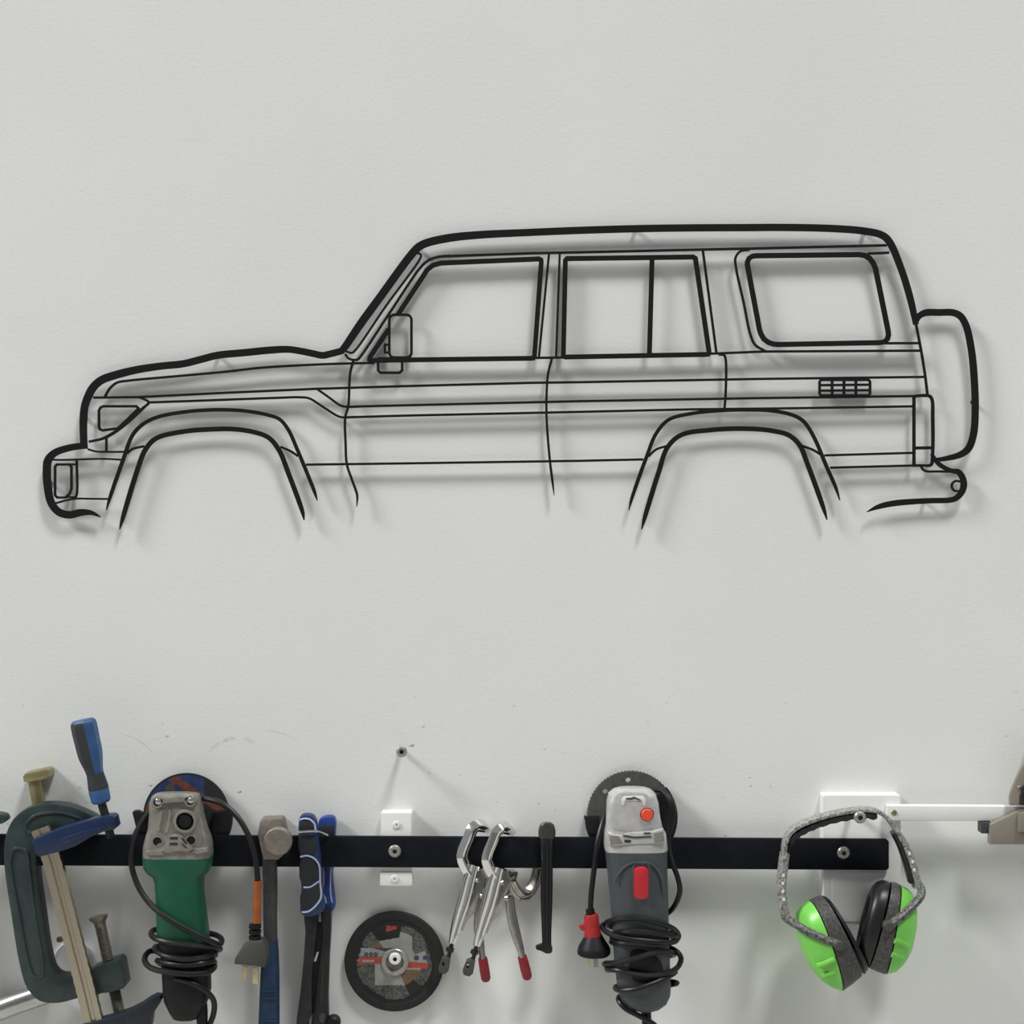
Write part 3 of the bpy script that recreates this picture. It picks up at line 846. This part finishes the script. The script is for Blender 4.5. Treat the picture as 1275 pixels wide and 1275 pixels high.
pl = t.part('plug', plate([(311, 1172), (327, 1172), (331, 1178), (333, 1190), (330, 1205.5), (291, 1201), (292, 1194), (300, 1181), (308, 1176)], 61, 82, bevel=3), M_GREYPLUG)
for i in range(3):
    t.part('strain_rib', tube([(317.5, 1151 + i * 7, 72), (317.5, 1155 + i * 7, 72)], 7.4, 14, smooth=False), M_BLACKP, parent=pl)
t.part('strain_core', tube([(318.5, 1149, 72), (317, 1176, 72)], 4.6, 12, smooth=False), M_BLACKP, parent=pl)
t.part('pin', plate([(301.5, 1203), (307.5, 1204), (307, 1220), (301, 1219.5)], 69.5, 72.5), M_BRASS, parent=pl)
t.part('pin', plate([(315, 1205), (321.5, 1205.5), (321, 1225), (314.5, 1224.5)], 71.5, 74.5), M_BRASS, parent=pl)

# ---------------------------------------------------------------- hammer
t = Thing('hammer', 'steel hammer with charcoal shaft and blue grip hung over the rail', 'hammer', W(336, 1275, 40))
t.part('head', plate([(321, 1040), (323, 1024), (327, 1020), (350, 1019.5), (353, 1023), (356, 1040), (352, 1066), (346, 1071), (328, 1071), (325, 1060)], 29, 52, bevel=2.5), M_HAMMER)
t.part('claw', plate([(322, 1036), (324, 1022), (349, 1021), (352, 1036)], 2, 29.2, bevel=2), M_HAMMER)
t.part('face', lathe(345.5, 1048.5, [(13.5, 46), (14, 52), (16.4, 58), (17, 63), (17, 68), (15.4, 70), (.02, 70.6)], 32), M_HAMMER)
t.part('shaft', loft_v([(1066, 336, 8.6, 40, 9, 4), (1100, 336.5, 8.4, 40, 9, 4), (1140, 336.5, 8, 40, 9, 4), (1174, 337, 8, 40, 9, 4)], sub=2), M_HGREY)
t.part('grip', loft_v([(1170, 337, 8.4, 40, 10, 3.4), (1186, 336.6, 9.8, 40, 12, 3.4), (1210, 336.2, 11, 40, 13.5, 3.4), (1275, 335, 12.4, 40, 14.5, 3.4), (1330, 334, 13, 40, 15, 3.4), (1336, 334, 10, 40, 12, 3.4)], sub=3), M_HBLUE)
for y in (1234, 1243, 1271):
    t.part('grip_rib', sweep([(328, y, 54), (336, y, 55.2), (344, y, 54)], superell(2, 8), [(1, 1)] * 3), M_HBLUE)

# ---------------------------------------------------------------- snips
t = Thing('tin_snips', 'blue and black handled snips hanging jaws down astride the rail', 'snips', W(392, 1275, 20))
h1 = t.part('handle', plate(catmull([(372, 1022), (374, 1016.5), (381, 1014.8), (389, 1017), (393, 1024), (395.5, 1045), (398.5, 1072), (399.5, 1100), (402.5, 1122), (403, 1134), (394, 1140), (382, 1142), (374.5, 1138), (375, 1110), (374, 1072), (371.5, 1050)], 4, True), 30, 46, bevel=2.5), M_SNIPN)
for poly in ([(373.5, 1024), (389, 1023), (391, 1033), (373.5, 1034)], [(372.5, 1041), (390, 1040), (393.5, 1046), (394, 1062), (388, 1064), (374, 1062)],
             [(374.5, 1070), (388, 1070), (395.5, 1078), (396, 1096), (388, 1102), (376, 1103)], [(376, 1108), (397.5, 1101), (398.5, 1117), (390, 1128), (376, 1132)]):
    t.part('grip_inlay', plate(catmull(poly, 3, True), 44.5, 47.2, bevel=.8), M_SNIPK, parent=h1)
for ln in ([(373.5, 1021), (378, 1019.5), (386, 1020.5), (391.5, 1026), (392.8, 1033)], [(374, 1067), (382, 1065.5), (391, 1069), (397, 1077), (398.5, 1098), (399.5, 1118), (393, 1128), (384, 1135), (376, 1136)], [(378, 1105), (386, 1104.5), (398, 1097)]):
    p = catmull(ln, 5)
    t.part('grip_line', sweep([(x, y, 46.6) for x, y in p], superell(2, 8), [(1.2, 1.4)] * len(p)), M_SNIPL, parent=h1)
h2 = t.part('handle', plate(catmull([(396, 1026), (398, 1020), (406, 1017), (414, 1017.5), (417, 1021), (417, 1040), (415, 1070), (413.5, 1092), (415, 1110), (416, 1132), (408, 1138), (402, 1134), (403, 1112), (404.5, 1092), (402, 1075), (397, 1050)], 4, True), 4, 17, bevel=2), M_SNIPB)
t.part('grip_inlay', plate(rect(397, 1028, 416, 1046, 2), 15, 18, bevel=.6), M_SNIPK, parent=h2)
p = catmull([(412, 1080), (411.4, 1095), (411.5, 1112), (413.5, 1124)], 4)
t.part('grip_line', sweep([(x, y, 17.4) for x, y in p], superell(2, 8), [(.9, .9)] * len(p)), M_SNIPL, parent=h2)
t.part('spring_clip', tube([(369, 1036.5, 50), (380, 1035.2, 50.5), (392, 1035, 49), (401, 1037, 38), (408, 1040, 30)], 1.4, 8), M_STEEL)
t.part('return_spring', tube([(402, 1084, 20), (402.5, 1100, 22), (400, 1108, 25), (404, 1116, 23), (406, 1124, 20)], 1.2, 8), M_STEEL)
t.part('blade', plate([(378, 1139), (396, 1138), (394, 1160), (391, 1185), (388, 1220), (388, 1264), (383, 1275), (382, 1320), (368, 1320), (369, 1270), (374, 1235), (378, 1195), (380, 1160)], 24, 38, bevel=1.5), M_SNIPJ)
t.part('blade', plate([(399, 1134), (412, 1133), (411.5, 1160), (409.5, 1192), (408, 1240), (408.5, 1268), (412, 1280), (410, 1320), (386, 1320), (388, 1268), (396, 1210), (401, 1168)], 14, 28, bevel=1.5), M_SNIPJ)
t.part('gap_shade', plate([(390, 1150), (402, 1150), (400, 1200), (390, 1262), (378, 1262), (388, 1190)], 18, 26), M_BLACKP)  # black sheet painting in the shade of the gap between the blades
t.part('pivot_bolt', lathe(414, 1276, [(9, 20), (9, 32), (7, 34), (.02, 34.4)], 20), M_BLACKP)
t.part('maker_plate', plate(catmull([(397, 1266), (400, 1262), (404, 1262), (404.5, 1270), (402, 1274), (399, 1273)], 3, True), 27.6, 29, bevel=.3), M_GREYPLUG)
t.part('pale_mark', plate([(394.5, 1186), (397, 1185), (393.5, 1197), (390.5, 1197.5)], 25.8, 27), M_GREYCAP)  # small pale patch in the gap between the blades
for i in range(13):
    x = 402.6 - i * .18 + random.uniform(-.4, .4)
    y = 1203 + i * 3.6
    t.part('stamped_mark', plate(rect(x - 1.3, y, x + 1.0, y + 1.5), 27.6, 28.3), M_GREYPLUG)

# ---------------------------------------------------------------- cutting disc
t = Thing('cutting_disc', 'black cutting disc with grey and red label bolted to the wall', 'disc', W(491, 1259, 2))
t.part('disc', lathe(491, 1197.5, [(60.5, 2), (61.8, 3.5), (61.8, 8.5), (60.5, 9.8), (53, 9.8), (52, 8.9), (.02, 8.9)], 96), M_DISC)
rnd = random.Random(3)


def lab(x, y):
    r = math.hypot(x, y)
    edge = 46 + 2.5 * math.sin(math.atan2(y, x) * 5) + rnd.uniform(-1.5, 1.5)
    if r > edge: return 0
    if -6.5 < y + .02 * x < 2.5 and x < -14 and r < 44: return 2
    if -1 < y - .05 * x < 6.5 and x > 14 and r < 42: return 2
    a = math.degrees(math.atan2(-y, x)) % 360
    if x < 0 and -17 < y < -6.5 and x > -44: return 1 if y > -14 + (x + 16) * .25 or x < -38 else 4
    if 128 < a < 152: return 3 if r < 34 else 5
    if 152 <= a < 172: return 4
    if 78 < a < 128:
        return 1 if (y > -29 + x * -.18 - 0 and r < 36) else (2 if (-10 < x < 3 and -46 < y < -40 - (x) * .3) else 0)
    if 20 < a <= 78: return 1 if r < 27 or (x < 22 and r < 38) else 5
    if a <= 20 or a > 352: return 1 if r < 40 else 5
    if 318 < a <= 352: return (1 if y < 10 else 3) if r < 34 else 5
    if 295 < a <= 318: return 3 if (r < 32) else 0
    if 180 <= a < 295: return 1 if (x > -24 and y < 29) else 5
    return 1


t.part('label', printed_disc(491, 1197.5, 47, 9.3, lab, 44, 220, 14), [M_DISC, M_LWHITE, M_LRED, M_LORANGE, M_LNAVY, M_LSPECK], smooth=0)
for x, y, r in ((518.5, 1192.5, 3.1), (529, 1192.5, 2.6)):
    t.part('symbol', lathe(x, y, [(r, 9), (r, 9.8), (.02, 9.8)], 18), M_LNAVY)
for x in (456, 462, 468):
    t.part('symbol', plate(circ(x, 1188.5, 2.6), 9.0, 9.8, holes=[circ(x, 1188.5, 1.1, 12)]), M_LNAVY)
t.part('lettering', plate(rect(451, 1195.2, 466, 1198.2, 1), 9.0, 9.7), M_LWHITE)
t.part('hub_ring', lathe(491.5, 1197.8, [(16.8, 8), (16.8, 11), (15.8, 12), (11.4, 12.2), (10.6, 11), (10.2, 9.2), (.02, 9.2)], 40, mi=lambda k, i: 1 if k >= 4 else 0), [M_ZINC, M_THREAD])
t.part('bolt_shank', lathe(491.8, 1195, [(4, -3), (4, 26)], 14), M_ZINC)
screw_head(491.8, 1194, 7.4, 24, 28, 2.6, t, 'bolt_head', M_WHITE, M_HOLE)

# ---------------------------------------------------------------- locking C-clamps
def locking_clamp(label, dx, dy, lever, dz, jaw):
    t = Thing('locking_clamp', label, 'clamp', W(570 + dx, 1215 + dy, 38 + dz), 'locking clamps on the rail')
    def q(l):
        return [(x + dx, y + dy, d + (dz if d > 29 else 0)) for x, y, d in l]
    prof = [(-6, -5), (6, -5), (6.4, -3), (6.4, 4), (5, 5.5), (1.8, 5.5), (1, 4), (-1, 4), (-1.8, 5.5), (-5, 5.5), (-6.4, 4), (-6.4, -3)]
    hook = catmull(q([(608, 1033.5, 12), (603, 1030, 24), (594, 1028, 33), (588, 1033, 36), (583, 1045, 37), (577, 1060, 37), (576, 1068, 37), (580, 1078, 37), (586, 1089, 37)]), 5)
    n = len(hook)
    t.part('upper_jaw', sweep(hook, prof, [(.55 + .5 * min(1, i / 8), .8 + .2 * min(1, i / 8)) for i in range(n)], flat=False), M_CHROME, smooth=40)
    body = catmull(q([(590, 1076, 37), (585, 1094, 37), (578, 1122, 37), (573, 1138, 37), (566, 1163, 37), (563, 1174, 37)]), 4)
    m = len(body)
    t.part('handle_tube', sweep(body, [(-7, -6), (7, -6), (8, -2), (7.5, 4), (5, 7), (2.2, 7), (0, 5), (-2.2, 7), (-5, 7), (-7.5, 4), (-8, -2)], [((.85 + .35 * math.sin(math.pi * min(1, .15 + i / (m - 1))) - .3 * (i / (m - 1)) ** 4), 1 - .3 * (i / (m - 1)) ** 3) for i in range(m)]), M_CHROME, smooth=50)
    t.part('side_plate', plate([(x + dx, y + dy) for x, y in [(588, 1078), (600, 1082), (606, 1096), (598, 1116), (592, 1136), (582, 1146), (576, 1160), (573, 1158), (580, 1130), (584, 1100)]], 28.8 + dz, 41 + dz, bevel=1.2), M_DSTEEL)
    for x, y in ((594.5, 1096.5), (600, 1116)):
        t.part('rivet', lathe(x + dx, y + dy, [(3.2, 40 + dz), (3, 42.6 + dz), (1.5, 44 + dz), (.02, 44.2 + dz)], 14), M_STEEL)
    t.part('lower_jaw', sweep(catmull(jaw, 5), prof, None, flat=False), M_DSTEEL, smooth=40)
    lv = catmull([(x, y, d + dz) for x, y, d in lever], 4)
    k = len(lv)
    t.part('release_lever', sweep(lv, superell(3, 16), [(4 + 2.2 * math.sin(math.pi * min(1, .2 + i / k)), 4.5) for i in range(k)]), M_DSTEEL)
    e0, e1 = lever[-2], lever[-1]
    v = Vector((e1[0] - e0[0], e1[1] - e0[1])); v.normalize()
    tip = [(e1[0] + v.x * s, e1[1] + v.y * s, e1[2] + dz, r) for s, r in ((-5, 4.6), (-3, 5.6), (4, 6), (14, 6.2), (23, 5.8), (26, 4), (27, 2))]
    t.part('lever_tip', sweep([p[:3] for p in tip], superell(2.6, 16), [(p[3], p[3] * .8) for p in tip]), M_REDGRIP, label='red vinyl lever tip')
    sc = q([(563.5, 1170, 37), (560, 1186, 37), (556, 1198, 37)])
    t.part('adjusting_screw', tube(sc, 2.6, 10), M_SNIPJ)
    t.part('lock_ring', tube(q([(560.8, 1180, 37), (559.8, 1184.5, 37)]), 4.8, 12, smooth=False), M_SNIPJ)
    t.part('adjusting_knob', plate([(x + dx, y + dy) for x, y in [(550.5, 1194), (558, 1192), (561, 1195), (558.5, 1209), (554, 1213), (547, 1211), (545.5, 1207)]], 31 + dz, 43 + dz,
                                   holes=[circ(552 + dx, 1200 + dy, 2.0, 10, 2.8)]), M_GREYPLUG)
    return t


locking_clamp('chrome locking clamp beside the cutting disc, left of the pair', 0, 0,
              [(600, 1112, 34), (597, 1135, 34), (596, 1160, 34), (599, 1180, 34), (601.5, 1196, 34)], 0,
              [(606, 1098, 30), (616, 1112, 20), (626, 1112, 14), (634, 1098, 12), (638, 1084, 12)])
locking_clamp('chrome locking clamp with splayed red-tipped lever, right of the pair', 30.5, 3,
              [(634, 1116, 34), (637, 1140, 34), (643, 1165, 34), (648, 1182, 34), (651, 1194, 34)], 15,
              [(636, 1096, 32), (642, 1108, 26), (650, 1115, 20), (658, 1112, 14), (667, 1096, 12), (671, 1080, 12)])

# ---------------------------------------------------------------- black flat bar
t = Thing('pry_bar', 'slim black steel bar tool with a small hooked foot', 'pry bar', W(680, 1188, 30))
t.part('bar', loft_v([(1024.5, 681, 5, 33, 4, 2.4), (1027, 681, 8, 33, 4.4, 2.4), (1033, 681, 10, 33, 4.8, 2.6), (1040, 681, 10.3, 33, 4.6, 3), (1048, 681, 8.4, 33, 4.2, 3), (1075, 680.8, 7.6, 33, 4, 3), (1120, 680.5, 7.4, 33, 4, 3), (1160, 680.5, 6, 33, 4, 3), (1180, 680.8, 5.6, 33, 4, 3)], sub=3, seg=20), M_GLOSSK)
t.part('head', loft_v([(1024, 681, 5, 33, 4.4, 2.4), (1026.5, 681, 8.4, 33, 5, 2.4), (1032, 681, 10.4, 33, 5.4, 2.6), (1038, 681, 10.7, 33, 5.2, 2.8), (1043, 681, 9.6, 33, 4.8, 3)], sub=3, seg=20), M_HEADG)
t.part('centre_rib', sweep([(681.5, 1046, 37), (681, 1110, 37), (680.6, 1176, 37)], superell(2, 8), [(1.8, 1.6)] * 3), M_GLOSSK)
t.part('foot', plate(catmull([(667, 1180.5), (674, 1177.5), (680, 1176), (686, 1178), (688, 1183), (686, 1187), (680, 1187.5), (674, 1184.5), (668, 1182.5)], 3, True), 28.2, 40, bevel=1.5), M_SNIPJ)
t.part('hang_hole', lathe(686, 1036, [(2.4, 36), (2.2, 37.6), (.02, 37.8)], 12), M_STEEL)

# ---------------------------------------------------------------- grey angle grinder
t = Thing('angle_grinder', 'slate grey angle grinder with silver head and red switch', 'grinder', W(803, 1258, 50))
hol = [circ(786 + 43.5 * math.cos(math.radians(a)), 1015 + 43.5 * math.sin(math.radians(a)), 3.3, 14) for a in (-186, -138, -95, -45, 5)]
wob = [(786 + (54.6 + (.6 if i % 2 else -.5)) * math.cos(2 * math.pi * i / 144), 1015 + (54.6 + (.6 if i % 2 else -.5)) * math.sin(2 * math.pi * i / 144)) for i in range(144)]
t.part('backing_pad', plate(wob, 7, 13, holes=hol), M_PAD)
g = []
for i in range(37):
    a = math.radians(-40 + 212 * i / 36)
    g.append((786 + 58 * math.cos(a), 1018 + 58 * math.sin(a)))
for i in range(37):
    a = math.radians(172 - 212 * i / 36)
    g.append((786 + 37 * math.cos(a), 1018 + 37 * math.sin(a)))
t.part('guard', plate(g, 13.6, 20.5, bevel=1), M_GUARD)
t.part('guard_tab', plate([(727, 1017), (746, 1017), (748, 1040), (736, 1040), (730, 1030)], 13, 21.2, bevel=1), M_GUARD)
t.part('spindle_neck', lathe(787, 1018, [(17, 13), (17, 28.6), (24, 29), (25, 36)], 32), M_SILVER)
t.part('gear_head', loft_v([(981, 787, 18, 52, 14, 2.6), (983, 787, 23, 52, 18, 3), (988, 787, 28.5, 53, 22, 3.6), (998, 787.5, 31, 53.5, 23.5, 4.2), (1012, 788, 32, 54, 24, 4.5), (1028, 789, 34, 55, 25, 4.5), (1036, 790.5, 37, 55, 25.5, 4.5), (1050, 791, 38, 56, 26, 4.2), (1056, 791.5, 38, 56, 26, 4), (1060, 791.5, 36, 56, 25, 4)], sub=3, seg=40), M_SILVER)
t.part('face_panel', plate(catmull([(763, 1000), (768, 988), (786, 985.5), (804, 988), (811, 998), (814, 1015), (814, 1030), (800, 1035), (780, 1036), (765, 1032), (761, 1018)], 4, True), 74, 81, bevel=3), M_SILVER)
t.part('emblem', plate([(774, 1003), (774, 995), (777, 991.5), (801, 991), (804, 995), (804, 1003), (801, 1003), (799, 997), (779, 997.5), (777, 1003)], 79.5, 81.6, bevel=.4), M_WHITE)
t.part('emblem_mark', plate([(779, 995.5), (779.5, 993.6), (786, 993.2), (789.5, 991.8), (793, 993.4), (798, 996), (797, 997), (790, 994.6), (786, 996)], 81, 82.1), M_GREYB)
t.part('lock_button', lathe(806, 1015, [(8.6, 78), (8.2, 81), (7.4, 81), (7.2, 84), (6.2, 85), (.02, 85.2)], 26, mi=lambda k, i: 1 if k >= 2 else 0), [M_HOLE, M_REDBTN], label='orange red button')
t.part('collar', plate([(757, 1037), (764, 1040), (774, 1040), (786, 1036.5), (812, 1035.5), (826, 1032), (828, 1050), (816, 1051), (790, 1052), (764, 1053.5), (757, 1052)], 76, 83, bevel=2), M_SILVER)
for pts in ([(776, 1039.5), (790, 1041.8), (811, 1041), (811, 1042.6), (790, 1043.6), (776, 1041.4)], [(801.5, 1036.8), (810, 1036.6), (810, 1038), (801.5, 1038.2)], [(777.5, 1045.5), (785.5, 1046), (785.5, 1049.5), (777.5, 1049)]):
    t.part('vent_slot', plate(pts, 82, 83.8), M_HOLE)
for pts in ([(759, 1040), (770, 1041), (776, 1051), (760, 1052)], [(814, 1037), (826, 1035), (827, 1048), (815, 1050)]):
    t.part('corner_pad', plate(pts, 82, 84, bevel=.6), M_ALU)
t.part('body', loft_v([(1057, 792, 37.5, 56, 26, 4), (1062, 792, 37.3, 56, 26.5, 3.6), (1080, 793, 36.4, 57, 27, 3.2), (1110, 795, 35.4, 58, 27.5, 3), (1140, 796.5, 34.6, 58, 27.5, 3), (1170, 798, 34, 58, 27, 3), (1200, 799.5, 33.4, 58, 27, 3), (1225, 801.5, 32.6, 58, 26.5, 2.8), (1238, 802.5, 31, 58, 25, 2.6), (1248, 803, 26.5, 58, 22, 2.4), (1255, 803.5, 18, 58, 16, 2.2), (1258, 803.5, 9, 58, 10, 2)], sub=3, seg=40), M_GREYB)
bz = catmull([(765, 1100), (772, 1086), (784, 1076), (800, 1074), (814, 1078), (824, 1092), (827, 1110)], 5)
t.part('body_seam', sweep([(x, y, 84) for x, y in bz], superell(2, 8), [(1.6, 1.2)] * len(bz)), M_GREYB)
swp = t.part('switch_bezel', plate(rect(786.5, 1074, 811, 1125, 9), 80, 86, bevel=2), M_GREYB)
t.part('switch', plate(rect(789.5, 1080, 808, 1121, 7), 84, 92, bevel=3), M_RED, label='red sliding switch')
t.part('switch_gap', plate(rect(790, 1075.5, 806.5, 1081, 1.5), 85, 86.8), M_HOLE)
t.part('rating_plate', plate(catmull([(784, 1188), (790, 1182), (800, 1182), (818, 1192), (826, 1206), (822, 1222), (800, 1224), (788, 1220)], 4, True), 82.5, 85.6, bevel=.8), M_BLACKP)
t.part('strain_relief', tube([(804, 1252, 58), (805, 1270, 58), (808, 1300, 58)], [6.4, 6, 5.4], 14), M_BLACKP)
cord = [(735, 1142, 60), (736, 1115, 60), (740, 1080, 60), (744, 1050, 58), (750, 1026, 50), (757, 1006, 36), (766, 994, 26), (782, 988, 25.5), (806, 986, 26), (824, 984, 40), (835, 997, 52), (838.5, 1012, 54), (835, 1028, 54), (832, 1048, 56), (836, 1072, 62), (843, 1090, 66), (846.5, 1108, 66), (842, 1124, 62), (830, 1138, 42), (806, 1146, 25), (770, 1148, 26), (754, 1150, 46), (750, 1154, 60), (756, 1161, 74), (772, 1167, 86), (800, 1171, 90), (828, 1173, 84), (841, 1172, 68), (845, 1165, 60), (838, 1156, 74), (818, 1148.5, 86), (794, 1143.5, 88), (770, 1144, 82), (756, 1148, 64), (757, 1152, 40), (776, 1158, 26), (812, 1160, 24), (838, 1162, 44), (843, 1166, 62), (832, 1165, 80), (806, 1161, 90), (780, 1160, 88), (766, 1162, 70), (762, 1168, 52), (772, 1173, 26), (800, 1176, 24), (828, 1176, 40), (838, 1172, 60), (824, 1176.5, 82), (798, 1176, 90), (774, 1174, 86), (762, 1172, 66), (766, 1175, 42), (790, 1180, 25), (822, 1182, 34), (836, 1181, 58), (845, 1187, 66), (848, 1194, 68), (844, 1204, 70), (832, 1211, 80), (810, 1214.5, 88), (790, 1213, 90), (768, 1208, 84), (756, 1207, 66), (762, 1202, 40), (790, 1198, 26), (824, 1192, 32), (840, 1188, 58), (828, 1185, 80), (808, 1188, 92), (786, 1195, 94), (764, 1199, 84), (753, 1200, 66), (760, 1204, 40), (790, 1210, 26), (826, 1212, 34), (841, 1210, 60), (832, 1216, 78), (812, 1225, 88), (790, 1232, 90), (772, 1233, 80), (766, 1230, 62), (774, 1226, 38), (800, 1224, 28), (830, 1222, 40), (843, 1224, 58), (836, 1226, 50), (810, 1234, 30), (784, 1238, 32), (771, 1241, 52), (771, 1247, 66), (779, 1256, 72), (794, 1264, 70), (812, 1274, 66), (830, 1290, 62)]
t.part('cord', tube(cord, 3.3, 10, n=5), M_CORD)
pl = t.part('plug', tube([(738.5, 1165, 60), (738.8, 1168, 60), (739, 1178, 60), (739.3, 1182, 60), (739.5, 1187, 60), (739.5, 1189, 60)], [11, 12.5, 18.5, 20, 20, 18], 28, smooth=False), M_BLACKP)
t.part('plug_cap', tube([(735.5, 1138, 60), (736, 1141, 60), (736.8, 1150, 60), (737.6, 1160, 60), (738.2, 1167, 60)], [7.5, 9, 9.2, 10, 11], 18, smooth=False), M_REDPLUG, parent=pl, label='translucent red plug cap')
t.part('cap_tab', plate([(729, 1151), (720, 1153), (724, 1159), (730, 1160)], 57, 63, bevel=1), M_REDPLUG, parent=pl)
t.part('cord_collar', tube([(734.6, 1132, 60), (735.4, 1139, 60)], 5.4, 14, smooth=False), M_BLACKP, parent=pl)
t.part('pin', plate([(730.5, 1187), (733.5, 1187), (735.5, 1203), (732, 1203.5)], 62, 64.5), M_BRASS, parent=pl)
t.part('pin', plate([(738.5, 1188), (743.5, 1188), (745, 1204), (739.5, 1204.5)], 64, 66.5), M_ZINC, parent=pl)

# ---------------------------------------------------------------- earmuffs
t = Thing('earmuffs', 'lime green earmuffs with paint-dusted grey band on the bolt', 'earmuffs', W(1065, 1232, 60))
EC = 60
band = catmull([(976, 1068), (977, 1050), (982, 1038), (992, 1029), (1010, 1021), (1035, 1013.5), (1060, 1009), (1078, 1007.5), (1092, 1010), (1103, 1017), (1113, 1030), (1121, 1046)], 5)
t.part('headband', sweep([(x, y, EC) for x, y in band], superell(4, 16), [(2.6, 11)] * len(band)), M_BAND)
pad = catmull([(983, 1052), (986, 1043), (997, 1035), (1014, 1027), (1036, 1020), (1056, 1016), (1074, 1013.5), (1086, 1015), (1090, 1017)], 5)
t.part('band_pad', sweep([(x, y, EC) for x, y in pad], superell(2.4, 16), [(4.6 + .7 * math.sin(i * 1.9), 11.5) if 1 < i < len(pad) - 2 else (2.8, 9) for i in range(len(pad))]), M_MUFFK)
armL = catmull([(977, 1062), (974.5, 1082), (972.5, 1104), (974, 1122), (978, 1140)], 5)
a1 = t.part('slider_arm', sweep([(x, y, EC) for x, y in armL], superell(4, 16), [(5.4, 9)] * len(armL)), M_BAND)
armR = catmull([(1116, 1038), (1124, 1050), (1132, 1068), (1138, 1088), (1142, 1104)], 5)
a2 = t.part('slider_arm', sweep([(x, y, EC) for x, y in armR], superell(4, 16), [(5.6, 9)] * len(armR)), M_BAND)
for x, y in ((975.5, 1090), (974.8, 1100), (974.8, 1110), (976, 1120)):
    t.part('peg_hole', plate(rect(x - 1.6, y - 2, x + 1.6, y + 2, .8), 68.6, 69.6), M_WHITE, parent=a1)
for x, y in ((1132.5, 1063), (1136.5, 1073), (1138.5, 1083)):
    t.part('peg_hole', plate(rect(x - 1.6, y - 2, x + 1.6, y + 2, .8), 68.6, 69.6), M_WHITE, parent=a2)
ed = catmull([(1112, 1036), (1120, 1052), (1127, 1072), (1132, 1090), (1134, 1098)], 5)
t.part('band_edge', sweep([(x, y, EC) for x, y in ed], superell(3, 12), [(3.2, 10)] * len(ed)), M_MUFFK)
yk = catmull([(976, 1136, EC), (978, 1142, EC + 8), (988, 1149, EC + 22), (1006, 1160, EC + 33), (1026, 1169, EC + 37), (1044, 1176, EC + 37)], 5)
t.part('yoke', sweep(yk, superell(3, 12), [(4.6, 4.4)] * len(yk), flat=False), M_YOKE)
yk = catmull([(1141, 1098, EC), (1147, 1106, EC + 6), (1146, 1116, EC + 16), (1136, 1128, EC + 26), (1122, 1141, EC + 34), (1108, 1152, EC + 38)], 5)
t.part('yoke', sweep(yk, superell(3, 12), [(4.8, 4.4)] * len(yk), flat=False), M_YOKE)


def cup(secs, skew, mats_of, names):
    """secs: (top px, bottom px, half depth mm); neighbouring sections with one name form one part"""
    rings = []
    for (tx, ty), (bx, by), hd in secs:
        c = W((tx + bx) / 2, (ty + by) / 2, EC)
        a = (W(tx, ty, EC) - W(bx, by, EC)) / 2
        n = Vector((skew * .001 * hd / 36, -hd * .001, 0))
        rings.append([c + a * u + n * v for u, v in superell(2.35, 40)])
    out = []
    for nm, i0, i1, mt in names:
        bm = bmesh.new()
        skin_rings(bm, rings[i0:i1 + 1])
        out.append(t.part(nm, bm, mt, smooth=50))
    return out


cup([((1027, 1132), (1066, 1192), 24), ((1032, 1123), (1076, 1202), 32), ((1030, 1117.5), (1077, 1206), 36), ((1026, 1116.5), (1073, 1211), 37.5),
     ((1024, 1116), (1069, 1214), 37), ((1017, 1118.5), (1057, 1224), 37.5), ((1010.5, 1122), (1046, 1231.5), 37.5),
     ((1009, 1122.5), (1044.5, 1231.5), 38), ((1000, 1129), (1036, 1229), 36), ((994.5, 1137), (1024, 1222), 32), ((993, 1148), (1012, 1208), 25), ((994.5, 1160), (1003, 1192), 14), ((996.5, 1168), (1000, 1182), 5)],
    4, None, [('cushion', 0, 3, M_MUFFK), ('shell', 4, 6, M_MUFFG), ('cup_dome', 7, 12, M_LIME)])
cup([((1104, 1122), (1088, 1184), 12), ((1092, 1118), (1078, 1178), 18), ((1085, 1116), (1070, 1178), 22), ((1084, 1110), (1065, 1184), 27), ((1087, 1104), (1066, 1188), 31), ((1092, 1099), (1067, 1194), 35), ((1099, 1096.5), (1073, 1200), 36.5), ((1107, 1098.5), (1079, 1203), 36.5),
     ((1110, 1099), (1081, 1203.5), 36), ((1116, 1100), (1091, 1208), 36.5), ((1121, 1102.5), (1101, 1211.5), 36.5),
     ((1122.5, 1103), (1103, 1211.5), 36.5), ((1131, 1107.5), (1115, 1208.5), 34), ((1137.5, 1115), (1126, 1198), 29), ((1141, 1126), (1134, 1184), 21), ((1142, 1138), (1138.5, 1168), 11), ((1142, 1148), (1141, 1158), 4)],
    -6, None, [('cushion', 0, 7, M_MUFFK), ('shell', 8, 10, M_MUFFG), ('cup_dome', 11, 16, M_LIME)])
for x, y, dd in ((1046, 1178.5, 98), (1107, 1154.5, 99)):
    t.part('pivot_bolt', lathe(x, y, [(6.6, dd - 8), (6.4, dd + 3), (5, dd + 5), (.02, dd + 5.2)], 18), M_GREYPLUG)
for l in ([(1018, 1203, 93), (1030, 1199, 96), (1040, 1194, 97)], [(1024, 1216, 88), (1034, 1212, 91.5), (1044, 1208, 92)], [(1114, 1171, 96.5), (1122, 1174, 94), (1130, 1179, 89)], [(1110, 1188, 94), (1117, 1190, 91.5), (1124, 1193, 87)]):
    t.part('cup_rib', sweep(catmull(l, 4), superell(2, 10), [(3.6, 2.6)] * 9), M_LIME)
